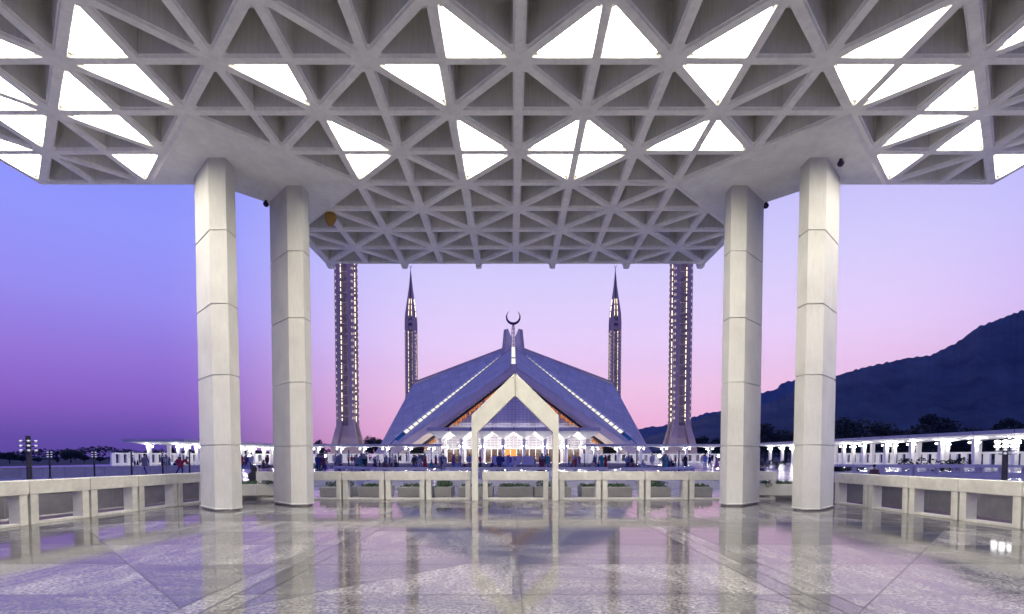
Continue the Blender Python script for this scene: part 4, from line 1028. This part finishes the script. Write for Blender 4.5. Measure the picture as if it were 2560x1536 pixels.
def person(kind,top,bottom,female,x,y,z,rz,label,scale=1.0,group='visitors in the mosque courtyard'):
    key=(kind,top,bottom,female)
    if key not in protoP:
        e=empty('person'); me=meshes[kind].copy(); me.materials.clear(); me.materials.append(M['skin']); me.materials.append(clothm[bottom]); me.materials.append(M['metal'])
        ps=POSE[kind]
        for p in me.polygons:
            c=p.center
            if kind=='sit': mi=1 if c.z<.26 and not(c.y<-.3 and abs(c.x)<.2 and c.z>.2) else 0
            else: mi=2 if c.z<.055 else (1 if c.z<.98 and (abs(c.x)<.19) and not(kind=='lean' and c.y<-.5) else 0)
            p.material_index=mi
        o=bpy.data.objects.new('body',me); sc.collection.objects.link(o); o.parent=e
        tunic_mesh(ps,1.0 if female else .5).build('tunic',clothm[top],e,smooth=True)
        if female: veil_mesh(ps,0).build('headscarf',clothm[bottom],e,smooth=True)
        else: hair_mesh(ps).build('hair',M['hair'],e,smooth=True)
        protoP[key]=e
    else: e=copy_tree(protoP[key])
    e.location=(x,y,z); e.rotation_euler=(0,0,rz); e.scale=(scale,)*3; tag(e,label,'person',group)
def ppx(px,Y): return (px-1280.6)/1273*Y
# the ones that stand out
person('lean','red','navy',False,ppx(452,40),40,-.012,PI*.62,'person in a red top leaning forward beside the lamp post near the outer left column',1.0,'visitors near the pavilion')
person('sit','black','black',True,ppx(632,22.6),22.6,.10,PI*.9,'person in black robe and black scarf seated behind the left planter bowl',1.0,'visitors near the pavilion')
person('sit','black','white',True,ppx(639,23.4),23.4,.10,PI*1.1,'person in black robe with a white scarf seated behind the left planter bowl',1.0,'visitors near the pavilion')
person('sit','purple','navy',False,ppx(646,31),31,.0,PI,'person in a purple shirt seated behind the end of the balustrade between the left columns',1.0,'visitors near the pavilion')
person('sit','navy','grey',False,ppx(670,31),31,.0,PI*.9,'person in dark blue seated just left of the inner left column',1.0,'visitors near the pavilion')
person('stand','sky blue','maroon',False,ppx(1902,18.9),18.9,-.012,PI,'child in a blue shirt and dark red trousers standing behind the right planter bowl',.62,'visitors near the pavilion')
person('sit','navy','black',False,ppx(1905,38),38,.0,PI,'person in navy seated on the ground between the two right columns',1.0,'visitors near the pavilion')
person('sit','brown','grey',False,ppx(2186,33.5),33.5,.0,PI*.8,'person seated before the lilac stairwell parapet',1.0,'visitors near the pavilion')
person('walk','grey','purple',False,ppx(362,43),43,-.012,PI*1.4,'person in grey walking before the low grey wall on the left',1.0,'visitors near the pavilion')
person('stand','white','white',False,ppx(1630,66),66,-.012,0,'person all in white standing between two lamp posts on the right',1.05)
person('walk','pink','pink',True,ppx(1792,62),62,-.012,1.2,'person in pink with a pink scarf beside the inner right column')
person('walk','navy','grey',False,ppx(1774,64),64,-.012,1.9,'person in navy walking left of the inner right column')
person('stand','black','black',True,ppx(1714,74),74,-.012,.2,'person in black with a scarf near the right minaret base, right one of the pair')
person('stand','brown','black',False,ppx(1709,75),75,-.012,.1,'person in brown near the right minaret base, left one of the pair',.8)
person('stand','navy','black',False,ppx(797,47),47,-.012,.4,'person in a navy top standing with others right of the inner left column')
person('stand','white','white',False,ppx(803,47.6),47.6,-.012,2.5,'person in white standing right of the inner left column')
person('walk','maroon','black',False,ppx(809,47.2),47.2,-.012,1.5,'person in maroon right of the inner left column beside the one in white')
person('stand','teal','teal',True,ppx(1505,70),70,-.012,.0,'person in teal robe and scarf right of the arch gate')
person('stand','red','maroon',True,ppx(1514,71),71,-.012,.6,'person in red beside the one in teal, right of the arch gate')
person('stand','red','red',True,ppx(605,84),84,-.012,.0,'person in bright red with a red scarf between the two left columns')
rp=random.Random(99)
cols=list(CL); combos=[]
zones=[('before the left colonnade',316,480,56,78,13),('between the two left columns',585,680,60,95,14),('left of the left minaret base',790,860,52,100,15),('right of the left minaret base',880,960,52,100,20),('left of the tall portico',960,1090,56,104,28),('just left of the arch gate',1090,1175,56,106,20),('in the opening of the arch gate',1200,1370,46,100,22),('right of the arch gate',1400,1500,60,106,16),('before the hall\'s right corner',1530,1690,62,100,18),('before the right minaret',1660,1790,60,100,5)]
for nm,p0,p1,y0,y1,cnt in zones:
    ps_=rp.sample([(a,b_,k,f) for a in ['white','black','red','navy','maroon','purple','grey','brown','sky blue','cream','teal'] for b_,k,f in (('black','stand',False),('white','walk',False),('grey','stand',True),('navy','sit',False))],cnt)
    cen=[rp.uniform(p0,p1) for _ in range(max(3,cnt//3))]
    for (a,b_,k,f) in ps_:
        Y=rp.uniform(y0,y1); 
        if k=='sit': Y=rp.uniform(y0,(y0+y1)/2)
        txt={'stand':'standing','walk':'walking','sit':'sitting'}[k]
        q_=rp.choice(cen); pq=min(max(rp.gauss(q_,(p1-p0)*.07),p0),p1)
        person(k,a,b_,f,ppx(pq,Y),Y,-.012,rp.uniform(0,6.28),f'person in {a} top and {b_} '+('scarf' if f else 'trousers')+f' {txt} {nm}',rp.choice((.62,.85,.95,1.0,1.04,1.08)))

# ============================================================ HAZE
hm=bpy.data.materials.new('haze'); hm.use_nodes=True; t=hm.node_tree; t.nodes.clear()
pv=t.nodes.new('ShaderNodeVolumePrincipled'); pv.inputs['Color'].default_value=(.16,.38,1,1); pv.inputs['Density'].default_value=.00010; pv.inputs['Anisotropy'].default_value=0
o_=t.nodes.new('ShaderNodeOutputMaterial'); t.links.new(pv.outputs[0],o_.inputs['Volume'])
m=MB(); m.box(-1450,3650,-350,2450,-1.6,440); hz=m.build('haze',hm); hz['kind']='stuff'; tag(hz,'thin bluish evening haze fading the far hills','haze')
